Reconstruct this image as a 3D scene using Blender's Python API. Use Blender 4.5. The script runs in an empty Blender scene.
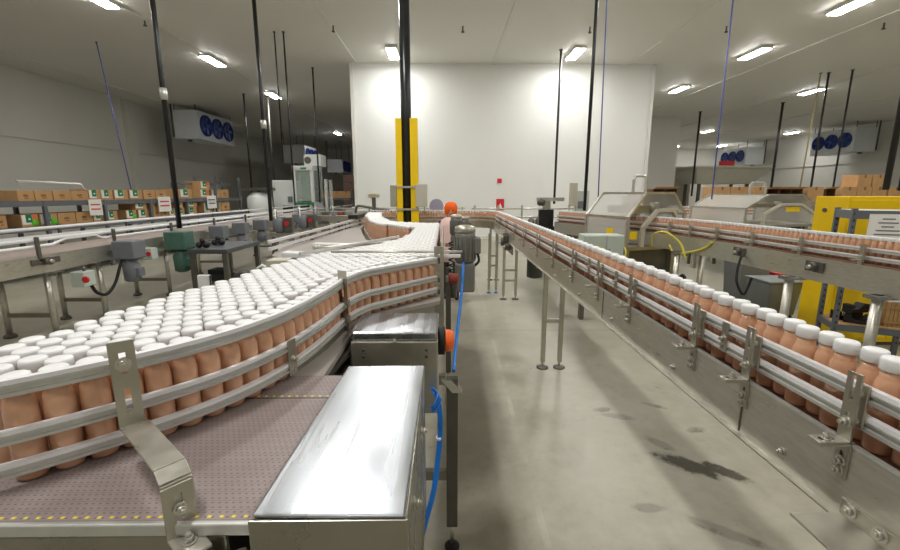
import bpy, bmesh, math, random
import numpy as np
from mathutils import Vector, Matrix
random.seed(7)
rng = np.random.RandomState(11)
SC = bpy.context.scene
COL = SC.collection
PI = math.pi

# ------------------------------------------------------------------ materials
def lin(c):
    return tuple(((v / 12.92) if v <= .04045 else ((v + .055) / 1.055) ** 2.4) for v in [x / 255. for x in c]) + (1.,)

def new_mat(name):
    m = bpy.data.materials.new(name); m.use_nodes = True
    nt = m.node_tree
    return m, nt, nt.nodes['Principled BSDF']

def N(nt, t, **kw):
    n = nt.nodes.new(t)
    for k, v in kw.items():
        setattr(n, k, v)
    return n

def setin(nt, n, i, v):
    if isinstance(v, bpy.types.NodeSocket):
        nt.links.new(v, n.inputs[i])
    else:
        n.inputs[i].default_value = v

def math_(nt, op, a, b=0., c=0.):
    n = N(nt, 'ShaderNodeMath', operation=op)
    setin(nt, n, 0, a); setin(nt, n, 1, b)
    if op in ('COMPARE', 'MULTIPLY_ADD', 'SMOOTH_MIN'): setin(nt, n, 2, c)
    return n.outputs[0]

def mix(nt, f, a, b):
    n = N(nt, 'ShaderNodeMix', data_type='RGBA')
    setin(nt, n, 0, f); setin(nt, n, 6, a); setin(nt, n, 7, b)
    return n.outputs[2]

def ramp(nt, f, lo, hi):
    n = N(nt, 'ShaderNodeMapRange'); n.clamp = True
    setin(nt, n, 0, f); setin(nt, n, 1, lo); setin(nt, n, 2, hi)
    return n.outputs[0]

def noise(nt, scale, detail=4, vec=None, stretch=None, rough=.55):
    tc = N(nt, 'ShaderNodeTexCoord')
    v = vec or tc.outputs['Object']
    if stretch:
        mp = N(nt, 'ShaderNodeMapping'); nt.links.new(v, mp.inputs[0]); mp.inputs[3].default_value = stretch; v = mp.outputs[0]
    n = N(nt, 'ShaderNodeTexNoise'); nt.links.new(v, n.inputs['Vector'])
    n.inputs['Scale'].default_value = scale; n.inputs['Detail'].default_value = detail; n.inputs['Roughness'].default_value = rough
    return n.outputs['Fac']

def mat(name, rgb, rough=.5, metal=0., var=.0, scale=8., stretch=None, coat=0., bump=0., rvar=0., spec=.5):
    m, nt, b = new_mat(name)
    c = lin(rgb)
    b.inputs['Base Color'].default_value = c
    b.inputs['Roughness'].default_value = rough
    b.inputs['Metallic'].default_value = metal
    b.inputs['Coat Weight'].default_value = coat
    b.inputs['Specular IOR Level'].default_value = spec
    if var or rvar or bump:
        f = noise(nt, scale, stretch=stretch)
        f = ramp(nt, f, .3, .7)
        if var:
            d = tuple(x * (1 - var) for x in c[:3]) + (1,); u = tuple(min(1, x * (1 + var)) for x in c[:3]) + (1,)
            nt.links.new(mix(nt, f, d, u), b.inputs['Base Color'])
        if rvar:
            nt.links.new(math_(nt, 'MULTIPLY_ADD', f, rvar, rough - rvar / 2), b.inputs['Roughness'])
        if bump:
            bn = N(nt, 'ShaderNodeBump'); bn.inputs['Strength'].default_value = bump; bn.inputs['Distance'].default_value = .002
            nt.links.new(f, bn.inputs['Height']); nt.links.new(bn.outputs[0], b.inputs['Normal'])
    return m

M = {}
M['steel'] = mat('brushed_steel', (202, 199, 189), .34, .82, .10, 14, (1, 1, 6), rvar=.14)
M['steel_matte'] = mat('bead_blasted_steel', (184, 180, 167), .42, .92, .10, 9, rvar=.12)
M['steel_frame'] = mat('frame_steel', (146, 143, 131), .48, .8, .10, 6, rvar=.1)
M['steel_bright'] = mat('reflection_streaked_steel', (166, 169, 173), .27, 1., .16, 14, (1, .06, 1), rvar=.16)  # lengthwise colour streaks stand in for strips of reflected light
M['steel_dark'] = mat('dark_steel', (104, 101, 94), .45, .6, .12, 8)
M['steel_panel'] = mat('polished_shaded_steel', (150, 147, 136), .28, 1., .10, 9, rvar=.1)  # base colour darkened to imitate a dim hall reflected in these faces
M['table_paint'] = mat('dark_table_paint', (72, 74, 78), .45, .1, .1, 8)
M['aluminium'] = mat('rail_aluminium', (206, 206, 202), .36, .6, .06, 20)
M['white_plastic'] = mat('white_wear_strip', (236, 236, 238), .35, 0, .03, 10)
M['cap_white'] = mat('white_cap_plastic', (240, 240, 240), .38, 0, .02, 30)
M['black_paint'] = mat('black_paint', (28, 28, 30), .35, 0, .1, 12)
M['grey_paint'] = mat('grey_paint', (112, 116, 122), .5, 0, .08, 10)
M['grey_motor'] = mat('grey_motor_paint', (128, 128, 122), .4, .3, .08, 10)
M['rack_grey'] = mat('rack_grey_paint', (104, 108, 114), .55, .1, .06, 6)
M['green_motor'] = mat('green_motor_paint', (70, 104, 92), .45, 0, .12, 12)
M['blue'] = mat('blue_hose', (30, 120, 214), .4)
M['deep_blue'] = mat('deep_blue_fan', (22, 48, 128), .45, 0, .1, 12)
M['dull_blue'] = mat('dull_blue_hose', (96, 104, 176), .45)
M['yellow'] = mat('yellow_paint', (246, 206, 10), .42, 0, .05, 4, spec=.4)
M['orange'] = mat('orange_plastic', (246, 104, 28), .42)
M['red'] = mat('red_plastic', (206, 40, 48), .45)
M['red_bottle'] = mat('red_brown_paint', (140, 50, 44), .5)
M['tan'] = mat('tan_cable', (176, 160, 120), .6)
M['panel_white'] = mat('white_sheet_metal', (226, 228, 226), .42, 0, .03, 3)
M['case_grey'] = mat('pale_green_grey_enamel', (190, 200, 190), .45, 0, .04, 3)
M['beige'] = mat('beige_sheet_metal', (196, 192, 176), .5, .2, .05, 3)
M['card'] = mat('cardboard', (196, 154, 106), .85, 0, .08, 6)
M['card_dark'] = mat('cardboard_inside', (112, 80, 54), .9, 0, .1, 6)
M['card_ink'] = mat('brown_ink', (140, 98, 62), .9)
M['paper'] = mat('white_paper', (240, 238, 234), .8)
M['ink'] = mat('grey_ink', (120, 120, 124), .8)
M['red_ink'] = mat('red_ink', (214, 70, 60), .8)
M['green'] = mat('green_print', (10, 128, 78), .6)
M['lime'] = mat('lime_sticker', (110, 206, 50), .6)
M['orange_label'] = mat('orange_sticker', (232, 110, 60), .6)
M['rubber'] = mat('black_rubber', (24, 24, 24), .7)
M['wood'] = mat('crate_wood', (168, 132, 84), .8, 0, .15, 5, (1, 1, 8))
M['grey_bin'] = mat('grey_bin_plastic', (118, 122, 124), .55, 0, .05, 5)
M['skin'] = mat('skin', (206, 156, 130), .55)
M['pink_coat'] = mat('pale_pink_coat', (238, 202, 198), .8, 0, .04, 6)
M['dark_cloth'] = mat('dark_trousers', (60, 60, 68), .85)
M['hair_net'] = mat('orange_hood_cloth', (250, 104, 20), .75)
M['foot_blue'] = mat('blue_foot_cover', (62, 124, 178), .5)
M['white_wall'] = mat('white_panel_wall', (236, 237, 233), .5, 0, .015, .4)
M['grey_wall'] = mat('pale_panel_wall', (216, 214, 206), .55, 0, .02, .4)
M['ceil'] = mat('ceiling_panel', (228, 226, 219), .55, 0, .02, .3)
M['trim'] = mat('trim_white', (224, 223, 216), .45)
M['evap_white'] = mat('cooler_enamel', (214, 218, 222), .45, 0, .03, 2)

def lamp_mat(name, strength, c=(1., .988, .957, 1)):
    m, nt, b = new_mat(name)
    b.inputs['Base Color'].default_value = (.9, .9, .9, 1)
    b.inputs['Emission Color'].default_value = c
    b.inputs['Emission Strength'].default_value = strength
    return m
LAMP = 62.
M['lamp'] = lamp_mat('lamp_diffuser', LAMP)

def bottle_mat(name, a, b_, rough=.16):
    m, nt, b = new_mat(name)
    oi = N(nt, 'ShaderNodeObjectInfo')
    f = noise(nt, 26, 3)
    f2 = math_(nt, 'ADD', math_(nt, 'MULTIPLY', ramp(nt, f, .3, .7), .5), math_(nt, 'MULTIPLY', oi.outputs['Random'], .5))
    nt.links.new(mix(nt, f2, lin(a), lin(b_)), b.inputs['Base Color'])
    b.inputs['Roughness'].default_value = rough
    b.inputs['Specular IOR Level'].default_value = .6
    b.inputs['Coat Weight'].default_value = .6
    b.inputs['Coat Roughness'].default_value = .08
    return m
M['juice'] = bottle_mat('salmon_juice_in_plastic', (202, 152, 118), (222, 172, 138))

def clear_mat(name, tint, alpha=.3, rough=.12):
    m, nt, b = new_mat(name)
    b.inputs['Base Color'].default_value = lin(tint)
    b.inputs['Roughness'].default_value = rough
    b.inputs['Alpha'].default_value = alpha
    return m
M['guard_clear'] = clear_mat('clear_guard_plastic', (226, 224, 218), .42)
M['pane_clear'] = clear_mat('machine_pane', (200, 214, 206), .35)

# belt: woven modular plastic with small dark perforations and a row of yellow pins at its transfer ends
def belt_mat():
    m, nt, b = new_mat('modular_belt_plastic')
    tc = N(nt, 'ShaderNodeTexCoord'); geo = N(nt, 'ShaderNodeNewGeometry')
    sp = N(nt, 'ShaderNodeSeparateXYZ'); nt.links.new(geo.outputs['Position'], sp.inputs[0])
    X, Y = sp.outputs[0], sp.outputs[1]
    def cell(v, pitch, off=0.):
        return math_(nt, 'SUBTRACT', math_(nt, 'FRACT', math_(nt, 'ADD', math_(nt, 'DIVIDE', v, pitch), off)), .5)
    px, py = .0135, .0125
    row = math_(nt, 'FLOOR', math_(nt, 'DIVIDE', Y, py))
    half = math_(nt, 'MULTIPLY', math_(nt, 'MODULO', row, 2.), .5)
    cx = math_(nt, 'SUBTRACT', math_(nt, 'FRACT', math_(nt, 'ADD', math_(nt, 'DIVIDE', X, px), half)), .5)
    cy = cell(Y, py)
    d = math_(nt, 'ADD', math_(nt, 'MULTIPLY', math_(nt, 'MULTIPLY', cx, cx), 1.0), math_(nt, 'MULTIPLY', math_(nt, 'MULTIPLY', cy, cy), 2.2))
    dot = math_(nt, 'LESS_THAN', d, .052)
    line = math_(nt, 'LESS_THAN', math_(nt, 'ABSOLUTE', cell(Y, py * 2)), .06)
    base = mix(nt, ramp(nt, noise(nt, 5, 5), .3, .7), lin((134, 120, 117)), lin((154, 141, 138)))
    c1 = mix(nt, dot, base, lin((112, 98, 102)))
    c2 = mix(nt, math_(nt, 'MULTIPLY', line, .35), c1, lin((112, 100, 102)))
    # yellow pins
    pinx = math_(nt, 'LESS_THAN', math_(nt, 'ABSOLUTE', cell(X, .0225)), .17)
    p1 = math_(nt, 'COMPARE', Y, .6955, .003); p2 = math_(nt, 'COMPARE', Y, 1.172, .004)
    pin = math_(nt, 'MULTIPLY', pinx, math_(nt, 'MAXIMUM', p1, p2))
    gap = math_(nt, 'COMPARE', Y, 1.160, .003)
    c3 = mix(nt, gap, c2, lin((52, 46, 44)))
    c4 = mix(nt, pin, c3, lin((226, 206, 60)))
    nt.links.new(c4, b.inputs['Base Color'])
    b.inputs['Roughness'].default_value = .5
    bn = N(nt, 'ShaderNodeBump'); bn.inputs['Strength'].default_value = .4; bn.inputs['Distance'].default_value = .002
    nt.links.new(math_(nt, 'SUBTRACT', 1., dot), bn.inputs['Height']); nt.links.new(bn.outputs[0], b.inputs['Normal'])
    return m
M['belt'] = belt_mat()
M['belt_plain'] = mat('grey_table_belt', (160, 152, 146), .42, 0, .06, 6)
M['belt_brown'] = mat('brown_chain_belt', (140, 108, 92), .4, 0, .1, 8)

# concrete floor
def floor_mat():
    m, nt, b = new_mat('polished_concrete')
    geo = N(nt, 'ShaderNodeNewGeometry'); P = geo.outputs['Position']
    sp = N(nt, 'ShaderNodeSeparateXYZ'); nt.links.new(P, sp.inputs[0]); X, Y = sp.outputs[0], sp.outputs[1]
    n1 = ramp(nt, noise(nt, .9, 6, P), .3, .7)
    n2 = ramp(nt, noise(nt, 6, 8, P, rough=.7), .3, .7)
    f = math_(nt, 'ADD', math_(nt, 'MULTIPLY', n1, .55), math_(nt, 'MULTIPLY', n2, .45))
    c = mix(nt, f, lin((142, 138, 122)), lin((184, 180, 164)))
    # blotchy scuffs
    n3 = ramp(nt, noise(nt, 3.2, 9, P, rough=.75), .56, .66)
    c = mix(nt, math_(nt, 'MULTIPLY', n3, .22), c, lin((104, 98, 84)))
    # control joints
    for v, o in ((Y, 5.72), (Y, 11.6), (X, 3.1), (X, -2.9)):
        j = math_(nt, 'COMPARE', v, o, .008)
        c = mix(nt, math_(nt, 'MULTIPLY', j, .6), c, lin((92, 90, 82)))
    # spilled wet stains with ragged rims
    wob = math_(nt, 'MULTIPLY', math_(nt, 'SUBTRACT', noise(nt, 7, 8, P, rough=.7), .5), 1.7)
    wet = None
    for (sx, sy, rx, ry, ang) in ((1.72, 2.70, .22, .085, -.62), (1.93, 2.62, .17, .06, -.75), (1.66, 2.95, .12, .045, -.9), (1.50, 3.36, .15, .05, -.3),
                                  (1.40, 3.48, .09, .04, .2), (1.25, 2.28, .10, .04, 0.), (1.60, 2.08, .22, .05, -.6), (2.05, 3.15, .09, .04, .3), (1.9, 3.55, .12, .03, -.6)):
        dx = math_(nt, 'SUBTRACT', X, sx); dy = math_(nt, 'SUBTRACT', Y, sy)
        ca, sa = math.cos(ang), math.sin(ang)
        u = math_(nt, 'ADD', math_(nt, 'MULTIPLY', dx, ca / rx), math_(nt, 'MULTIPLY', dy, sa / rx))
        v = math_(nt, 'ADD', math_(nt, 'MULTIPLY', dx, -sa / ry), math_(nt, 'MULTIPLY', dy, ca / ry))
        r = math_(nt, 'SQRT', math_(nt, 'ADD', math_(nt, 'MULTIPLY', u, u), math_(nt, 'MULTIPLY', v, v)))
        s = math_(nt, 'SUBTRACT', 1., ramp(nt, math_(nt, 'ADD', r, wob), .75, 1.15))
        k = .92 if rx > .16 and sy < 2.8 and sy > 2.3 else .38
        s = math_(nt, 'MULTIPLY', s, k)
        wet = s if wet is None else math_(nt, 'MAXIMUM', wet, s)
    c = mix(nt, wet, c, lin((62, 58, 48)))
    # long pale wheel scuffs along the aisle
    sc = math_(nt, 'LESS_THAN', math_(nt, 'ABSOLUTE', math_(nt, 'SUBTRACT', X, math_(nt, 'MULTIPLY_ADD', Y, .02, .52))), .02)
    st = math_(nt, 'MULTIPLY', sc, ramp(nt, noise(nt, 2.5, 5, P), .4, .6))
    c = mix(nt, math_(nt, 'MULTIPLY', st, .3), c, lin((204, 202, 190)))
    nt.links.new(c, b.inputs['Base Color'])
    rr = math_(nt, 'MULTIPLY_ADD', n2, .2, .26)
    nt.links.new(math_(nt, 'SUBTRACT', rr, math_(nt, 'MULTIPLY', wet, .15)), b.inputs['Roughness'])
    b.inputs['Specular IOR Level'].default_value = .5
    return m
M['floor'] = floor_mat()

# ------------------------------------------------------------------ mesh builder
class MB:
    def __init__(self):
        self.bm = bmesh.new(); self.xf = None; self.smooth = False
    def _v(self, p):
        return self.bm.verts.new(p)
    def hull(self, pts8):
        v = [self._v(p) for p in pts8]
        for f in ((0, 3, 2, 1), (4, 5, 6, 7), (0, 1, 5, 4), (1, 2, 6, 5), (2, 3, 7, 6), (3, 0, 4, 7)):
            self.bm.faces.new([v[i] for i in f])
        return self
    def box(self, x0, x1, y0, y1, z0, z1):
        return self.hull([(x0, y0, z0), (x1, y0, z0), (x1, y1, z0), (x0, y1, z0), (x0, y0, z1), (x1, y0, z1), (x1, y1, z1), (x0, y1, z1)])
    def bar(self, a, b, w, h, up=(0, 0, 1)):
        a = Vector(a); b = Vector(b); t = (b - a).normalized(); up = Vector(up)
        if abs(t.dot(up)) > .95: up = Vector((0, 1, 0)) if abs(t.y) < .9 else Vector((1, 0, 0))
        s = t.cross(up).normalized(); u = s.cross(t)
        pts = []
        for p in (a, b):
            for (i, j) in ((-1, -1), (1, -1), (1, 1), (-1, 1)):
                pts.append(p + s * (w / 2 * i) + u * (h / 2 * j))
        return self.hull(pts)
    def cyl(self, a, b, r, n=16, r2=None):
        a = Vector(a); b = Vector(b); r2 = r if r2 is None else r2
        t = (b - a).normalized(); up = Vector((0, 0, 1)) if abs(t.z) < .9 else Vector((1, 0, 0))
        s = t.cross(up).normalized(); u = s.cross(t)
        A, B = [], []
        for i in range(n):
            c, q = math.cos(2 * PI * i / n), math.sin(2 * PI * i / n)
            A.append(self._v(a + s * r * c + u * r * q)); B.append(self._v(b + s * r2 * c + u * r2 * q))
        for i in range(n):
            f = self.bm.faces.new((A[i], A[(i + 1) % n], B[(i + 1) % n], B[i])); f.smooth = True
        self.bm.faces.new(A[::-1]); self.bm.faces.new(B)
        return self
    def lathe(self, prof, c=(0, 0, 0), n=16, axis='z'):
        rings = []
        for (r, z) in prof:
            ring = []
            for i in range(n):
                a = 2 * PI * i / n
                p = (r * math.cos(a), r * math.sin(a), z)
                if axis == 'x': p = (p[2], p[0], p[1])
                if axis == 'y': p = (p[0], p[2], p[1])
                ring.append(self._v((c[0] + p[0], c[1] + p[1], c[2] + p[2])))
            rings.append(ring)
        for k in range(len(rings) - 1):
            for i in range(n):
                f = self.bm.faces.new((rings[k][i], rings[k][(i + 1) % n], rings[k + 1][(i + 1) % n], rings[k + 1][i])); f.smooth = True
        self.bm.faces.new(rings[0][::-1]); self.bm.faces.new(rings[-1])
        return self
    def tube(self, pts, r, n=8, smooth_n=0):
        P = [Vector(p) for p in pts]
        if smooth_n:
            Q = []
            for i in range(len(P) - 1):
                p0, p1, p2, p3 = P[max(i - 1, 0)], P[i], P[i + 1], P[min(i + 2, len(P) - 1)]
                for k in range(smooth_n):
                    t = k / smooth_n
                    Q.append(.5 * ((2 * p1) + (p2 - p0) * t + (2 * p0 - 5 * p1 + 4 * p2 - p3) * t * t + (3 * p1 - p0 - 3 * p2 + p3) * t ** 3))
            Q.append(P[-1]); P = Q
        prev = None; rings = []
        for i, p in enumerate(P):
            t = (P[min(i + 1, len(P) - 1)] - P[max(i - 1, 0)]).normalized()
            if prev is None:
                up = Vector((0, 0, 1)) if abs(t.z) < .9 else Vector((1, 0, 0)); s = t.cross(up).normalized()
            else:
                s = (prev - t * prev.dot(t)).normalized()
            prev = s; u = s.cross(t)
            rings.append([self._v(p + s * r * math.cos(2 * PI * k / n) + u * r * math.sin(2 * PI * k / n)) for k in range(n)])
        for k in range(len(rings) - 1):
            for i in range(n):
                f = self.bm.faces.new((rings[k][i], rings[k][(i + 1) % n], rings[k + 1][(i + 1) % n], rings[k + 1][i])); f.smooth = True
        self.bm.faces.new(rings[0][::-1]); self.bm.faces.new(rings[-1])
        return self
    def prism(self, poly, z0, z1):
        A = [self._v((p[0], p[1], z0)) for p in poly]; B = [self._v((p[0], p[1], z1)) for p in poly]
        n = len(poly)
        for i in range(n): self.bm.faces.new((A[i], A[(i + 1) % n], B[(i + 1) % n], B[i]))
        self.bm.faces.new(A[::-1]); self.bm.faces.new(B)
        return self
    def extrude(self, poly3, d):
        d = Vector(d); A = [self._v(Vector(p)) for p in poly3]; B = [self._v(Vector(p) + d) for p in poly3]
        n = len(poly3)
        for i in range(n): self.bm.faces.new((A[i], A[(i + 1) % n], B[(i + 1) % n], B[i]))
        self.bm.faces.new(A[::-1]); self.bm.faces.new(B)
        return self
    def sweep(self, path, prof):
        """prof: (offset to the right of travel, z) swept along a plan path"""
        P = [Vector((p[0], p[1])) for p in path]; rings = []
        for i, p in enumerate(P):
            d0 = (P[i] - P[max(i - 1, 0)]); d1 = (P[min(i + 1, len(P) - 1)] - P[i])
            if d0.length < 1e-9: d0 = d1
            if d1.length < 1e-9: d1 = d0
            d0.normalize(); d1.normalize()
            t = (d0 + d1).normalized(); nrm = Vector((t.y, -t.x)); k = 1 / max(.5, t.dot(d1))
            rings.append([self._v((p.x + nrm.x * o * k, p.y + nrm.y * o * k, z)) for (o, z) in prof])
        n = len(prof)
        for k in range(len(rings) - 1):
            for i in range(n): self.bm.faces.new((rings[k][i], rings[k][(i + 1) % n], rings[k + 1][(i + 1) % n], rings[k + 1][i]))
        self.bm.faces.new(rings[0][::-1]); self.bm.faces.new(rings[-1])
        return self
    def slotted(self, o, u, v, w, h, t, slots, nrm):
        """upright plate: origin o at the middle of its lower edge, u across, v up, slots = (v0, v1, width)"""
        o, u, v, nrm = Vector(o), Vector(u).normalized(), Vector(v).normalized(), Vector(nrm).normalized()
        def piece(a0, a1, b0, b1):
            c = []
            for d in (0, t):
                for (a, b) in ((a0, b0), (a1, b0), (a1, b1), (a0, b1)):
                    c.append(o + u * a + v * b + nrm * d)
            self.hull(c)
        sw = max(s[2] for s in slots) / 2
        piece(-w / 2, -sw, 0, h); piece(sw, w / 2, 0, h)
        y = 0
        for (a, b, _) in sorted(slots):
            piece(-sw, sw, y, a); y = b
        piece(-sw, sw, y, h)
        return self
    def rot(self, ang, c=(0, 0, 0), axis='Z'):
        m = Matrix.Translation(c) @ Matrix.Rotation(ang, 4, axis) @ Matrix.Translation(-Vector(c))
        bmesh.ops.transform(self.bm, matrix=m, verts=self.bm.verts); return self
    def move(self, d):
        bmesh.ops.translate(self.bm, vec=d, verts=self.bm.verts); return self
    def build(self, name, m, parent=None, bevel=0., seg=2):
        bmesh.ops.recalc_face_normals(self.bm, faces=self.bm.faces)
        root = parent
        while root is not None and root.parent is not None: root = root.parent
        base = root.location.copy() if root is not None else None
        if base is not None: bmesh.ops.translate(self.bm, vec=-base, verts=self.bm.verts)
        me = bpy.data.meshes.new(name); self.bm.to_mesh(me); self.bm.free()
        for mm in (m if isinstance(m, (list, tuple)) else [m]): me.materials.append(M[mm] if isinstance(mm, str) else mm)
        o = bpy.data.objects.new(name, me); COL.objects.link(o)
        if parent is not None: o.parent = parent
        if bevel:
            md = o.modifiers.new('bevel', 'BEVEL'); md.width = bevel; md.segments = seg; md.limit_method = 'ANGLE'; md.angle_limit = .7
        return o

def tag(o, label=None, cat=None, group=None, kind=None):
    if label: o['label'] = label
    if cat: o['category'] = cat
    if group: o['group'] = group
    if kind: o['kind'] = kind
    return o

def thing(name, label, cat, loc=(0, 0, 0), group=None):
    o = bpy.data.objects.new(name, None); COL.objects.link(o)
    o.location = loc; o.empty_display_size = .1
    return tag(o, label, cat, group)

def kids(o):
    return [c for c in COL.objects if c.parent is o] if o.name not in KID else KID[o.name]
KID = {}

def dup(src, loc, label=None, group=None, rz=None):
    c = src.copy(); COL.objects.link(c); c.location = loc
    if rz is not None: c.rotation_euler = (0, 0, rz)
    if label: c['label'] = label
    if group: c['group'] = group
    for ch in list(src.children):
        k = ch.copy(); COL.objects.link(k); k.parent = c
        for g in list(ch.children):
            q = g.copy(); COL.objects.link(q); q.parent = k
    return c

def struct(name, mb, m, bevel=0):
    o = mb.build(name, m, bevel=bevel); o['kind'] = 'structure'; return o

# ------------------------------------------------------------------ the hall
CZ = 6.84
struct('floor', MB().box(-18, 32, -9, 51, -.2, 0), 'floor')
struct('ceiling', MB().box(-18, 32, -9, 51, CZ, CZ + .2), 'ceil')
struct('wall_left', MB().box(-17.6, -17.3, -9, 51, 0, CZ), 'grey_wall')
struct('wall_right', MB().box(31, 31.3, -9, 51, 0, CZ), 'grey_wall')
struct('wall_back', MB().box(-17.3, 31, 50, 50.3, 0, CZ), 'grey_wall')
struct('wall_front', MB().box(-17.3, 31, -8.8, -8.5, 0, CZ), 'grey_wall')
struct('wall_centre', MB().box(-3.64, 8.2, 17.8, 29.4, 0, CZ), 'white_wall')
struct('wall_recess', MB().box(8.2, 15.6, 29.4, 50, 0, CZ), 'grey_wall')
for i, x in enumerate((-15.6, -8.7, -3.45, 1.9, 7.2, 12.5, 17.9, 23.2)):
    y1 = 17.8 if -3.6 < x < 8.2 else (29.4 if 8.2 < x < 15.6 else 50)
    struct('trim_%d' % (i + 1), MB().box(x - .06, x + .06, -8, y1, CZ - .035, CZ), 'trim')
struct('trim_9', MB().box(-17.3, -17.2, -8, 50, 4.1, 4.16), 'grey_wall')
struct('trim_10', MB().box(-17.3, -17.0, 24.2, 24.7, 0, CZ), 'grey_wall')
struct('trim_11', MB().box(30.9, 31, -8, 50, 4.1, 4.16), 'grey_wall')
struct('trim_12', MB().box(-3.70, -3.58, 17.74, 17.9, 0, CZ), 'trim')
struct('trim_13', MB().box(8.14, 8.26, 17.74, 17.9, 0, CZ), 'trim')
struct('baseboard_centre', MB().box(-3.64, 8.2, 17.74, 17.8, 0, .14), 'trim')

# ceiling lights
def make_light():
    t = thing('ceiling_light', 'x', 'ceiling light', (0, 0, CZ), 'long troffer lights on the ceiling')
    z = CZ
    MB().box(-.19, .19, -.64, .64, z - .09, z).build('frame', 'panel_white', t, .01)
    MB().box(-.16, .16, -.6, .6, z - .112, z - .089).build('diffuser', 'lamp', t)
    return t
LIGHTS = [(-8.7, 17.3, 'ceiling light glowing above the long left pole, largest on the left side'),
          (-8.7, 23.0, 'ceiling light on the left ceiling seam beyond the largest left one'),
          (-8.9, 37.0, 'small distant ceiling light left of the white wall edge'),
          (-8.85, 12.0, 'ceiling light cut by the picture top near the left pole'),
          (-1.84, 16.3, 'ceiling light close to the white wall beside the yellow guarded column'),
          (4.65, 16.3, 'ceiling light close to the white wall, right of the column'),
          (11.0, 16.2, 'ceiling light right of the blue hanging hose, largest on the right side'),
          (11.2, 21.5, 'ceiling light above the right corner of the white wall'),
          (17.9, 21.9, 'ceiling light right of the largest right one, near a hanging rod'),
          (10.75, 12.2, 'ceiling light at the upper right cut by the picture top'),
          (21.1, 35.5, 'small ceiling light left of the right hand fan cooler, above the far cooler'),
          (28.6, 36.3, 'small ceiling light just left of the large right fan cooler'),
          (29.0, 46.0, 'tiny ceiling light above the far right fan cooler'),
          (24.6, 47.0, 'tiny ceiling light at the far back, left of the far right fan cooler')]
pl = make_light()
for i, (x, y, lab) in enumerate(LIGHTS):
    if i == 0: pl.location = (x, y, CZ); pl['label'] = lab
    else: dup(pl, (x, y, CZ), lab)
# the same rows of lamps carry on above and behind the viewpoint
def area(x, y, e):
    l = bpy.data.lights.new('ceiling_lamp', 'AREA'); l.shape = 'RECTANGLE'; l.size = .34; l.size_y = 1.2; l.energy = e; l.color = (1, .988, .957)
    o = bpy.data.objects.new('ceiling_lamp', l); COL.objects.link(o); o.location = (x, y, CZ - .11)
AE = LAMP * .34 * 1.2 * PI
for x in (-8.7, -1.84, 4.65, 11.0):
    for y in (-5, .6, 6.3):
        area(x, y, (.45 if y < 0 else 1.) * AE * {-8.7: .55, -1.84: 1.5, 4.65: 1.0, 11.0: .85}[x])
area(-1.84, 11.6, AE * 1.2); area(4.65, 11.6, AE)
for y in (.5, 7, 14): area(18, y, AE)
area(24.5, 12, AE * .8); area(24.5, 22, AE * .8)

# fan coolers hung at the ceiling
def fan_cooler(label, x0, x1, y0, y1, z0, z1, face):
    t = thing('fan_cooler', label, 'cooling unit', ((x0 + x1) / 2, (y0 + y1) / 2, z0), 'fan coolers hung under the ceiling')
    MB().box(x0, x1, y0, y1, z0, z1).build('casing', 'evap_white', t, .04)
    s = 1 if face > 0 else -1
    xf = x1 if face > 0 else x0
    n = 3; L = (y1 - y0) * .92
    yb = y0 + (y1 - y0) * .04 if face > 0 else y0 + (y1 - y0) * .04
    R = min(L / n * .44, (z1 - z0) * .43)
    for k in range(n):
        yc = yb + L * (k + .5) / n; zc = (z0 + z1) / 2 + .03
        c = MB()
        c.lathe([(R * 1.06, 0), (R * 1.06, s * .1), (R * .95, s * .1), (R * .95, s * .03), (.05, s * .03), (.05, 0)][:4] + [(R * .95, s * .02), (.02, s * .02)], (xf, yc, zc), 24, 'x')
        sh = c.build('fan', 'deep_blue', t)
        b = MB()
        for q in range(5):
            a = q * 2 * PI / 5
            b.hull([(xf + s * (.03 + d), yc + r * math.cos(a + w), zc + r * math.sin(a + w)) for d in (0, .02) for (r, w) in ((.1, 0), (R * .9, -.2), (R * .9, .3), (.1, .6))])
        b.lathe([(.13, s * .02), (.13, s * .08), (.05, s * .1)], (xf, yc, zc), 12, 'x')
        b.build('fan_blades', mat('fan_blade_blue', (40, 72, 150), .4), sh)
    for (x, y) in ((x0 + .1, y0 + .1), (x1 - .1, y0 + .1), (x0 + .1, y1 - .1), (x1 - .1, y1 - .1)):
        MB().cyl((x, y, z1 - .02), (x, y, CZ), .025, 6).build('hanger_rod', 'steel_dark', t)
    MB().box((x0 + x1) / 2 - .08, (x0 + x1) / 2 + .08, y0 + .2, y0 + .4, z0 - .12, z0).build('drain_pan', 'steel_dark', t)
    MB().cyl((x0 if face > 0 else x1, y0 - .03, z0 + .1), (x0 if face > 0 else x1, y0 - .03, CZ), .05, 8).build('pipe', 'steel_dark', t)
fan_cooler('nearest fan cooler at the left wall with three blue fans', -15.5, -14.1, 25.6, 29.8, 4.95, 6.55, 1)
fan_cooler('middle fan cooler on the left side, above the green and white machine', -13.2, -11.4, 36, 39.4, 4.3, 5.75, 1)
fan_cooler('farthest fan cooler on the left side, nearest the white wall edge', -11.4, -9.9, 42.5, 46, 3.85, 5.1, 1)
fan_cooler('large fan cooler at the right wall with three blue fans', 28.6, 30.2, 30.6, 34.2, 4.75, 6.4, -1)
fan_cooler('far right fan cooler behind the hanging blue hose', 28.6, 30.4, 41.5, 45.3, 4.55, 6.2, -1)

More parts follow.
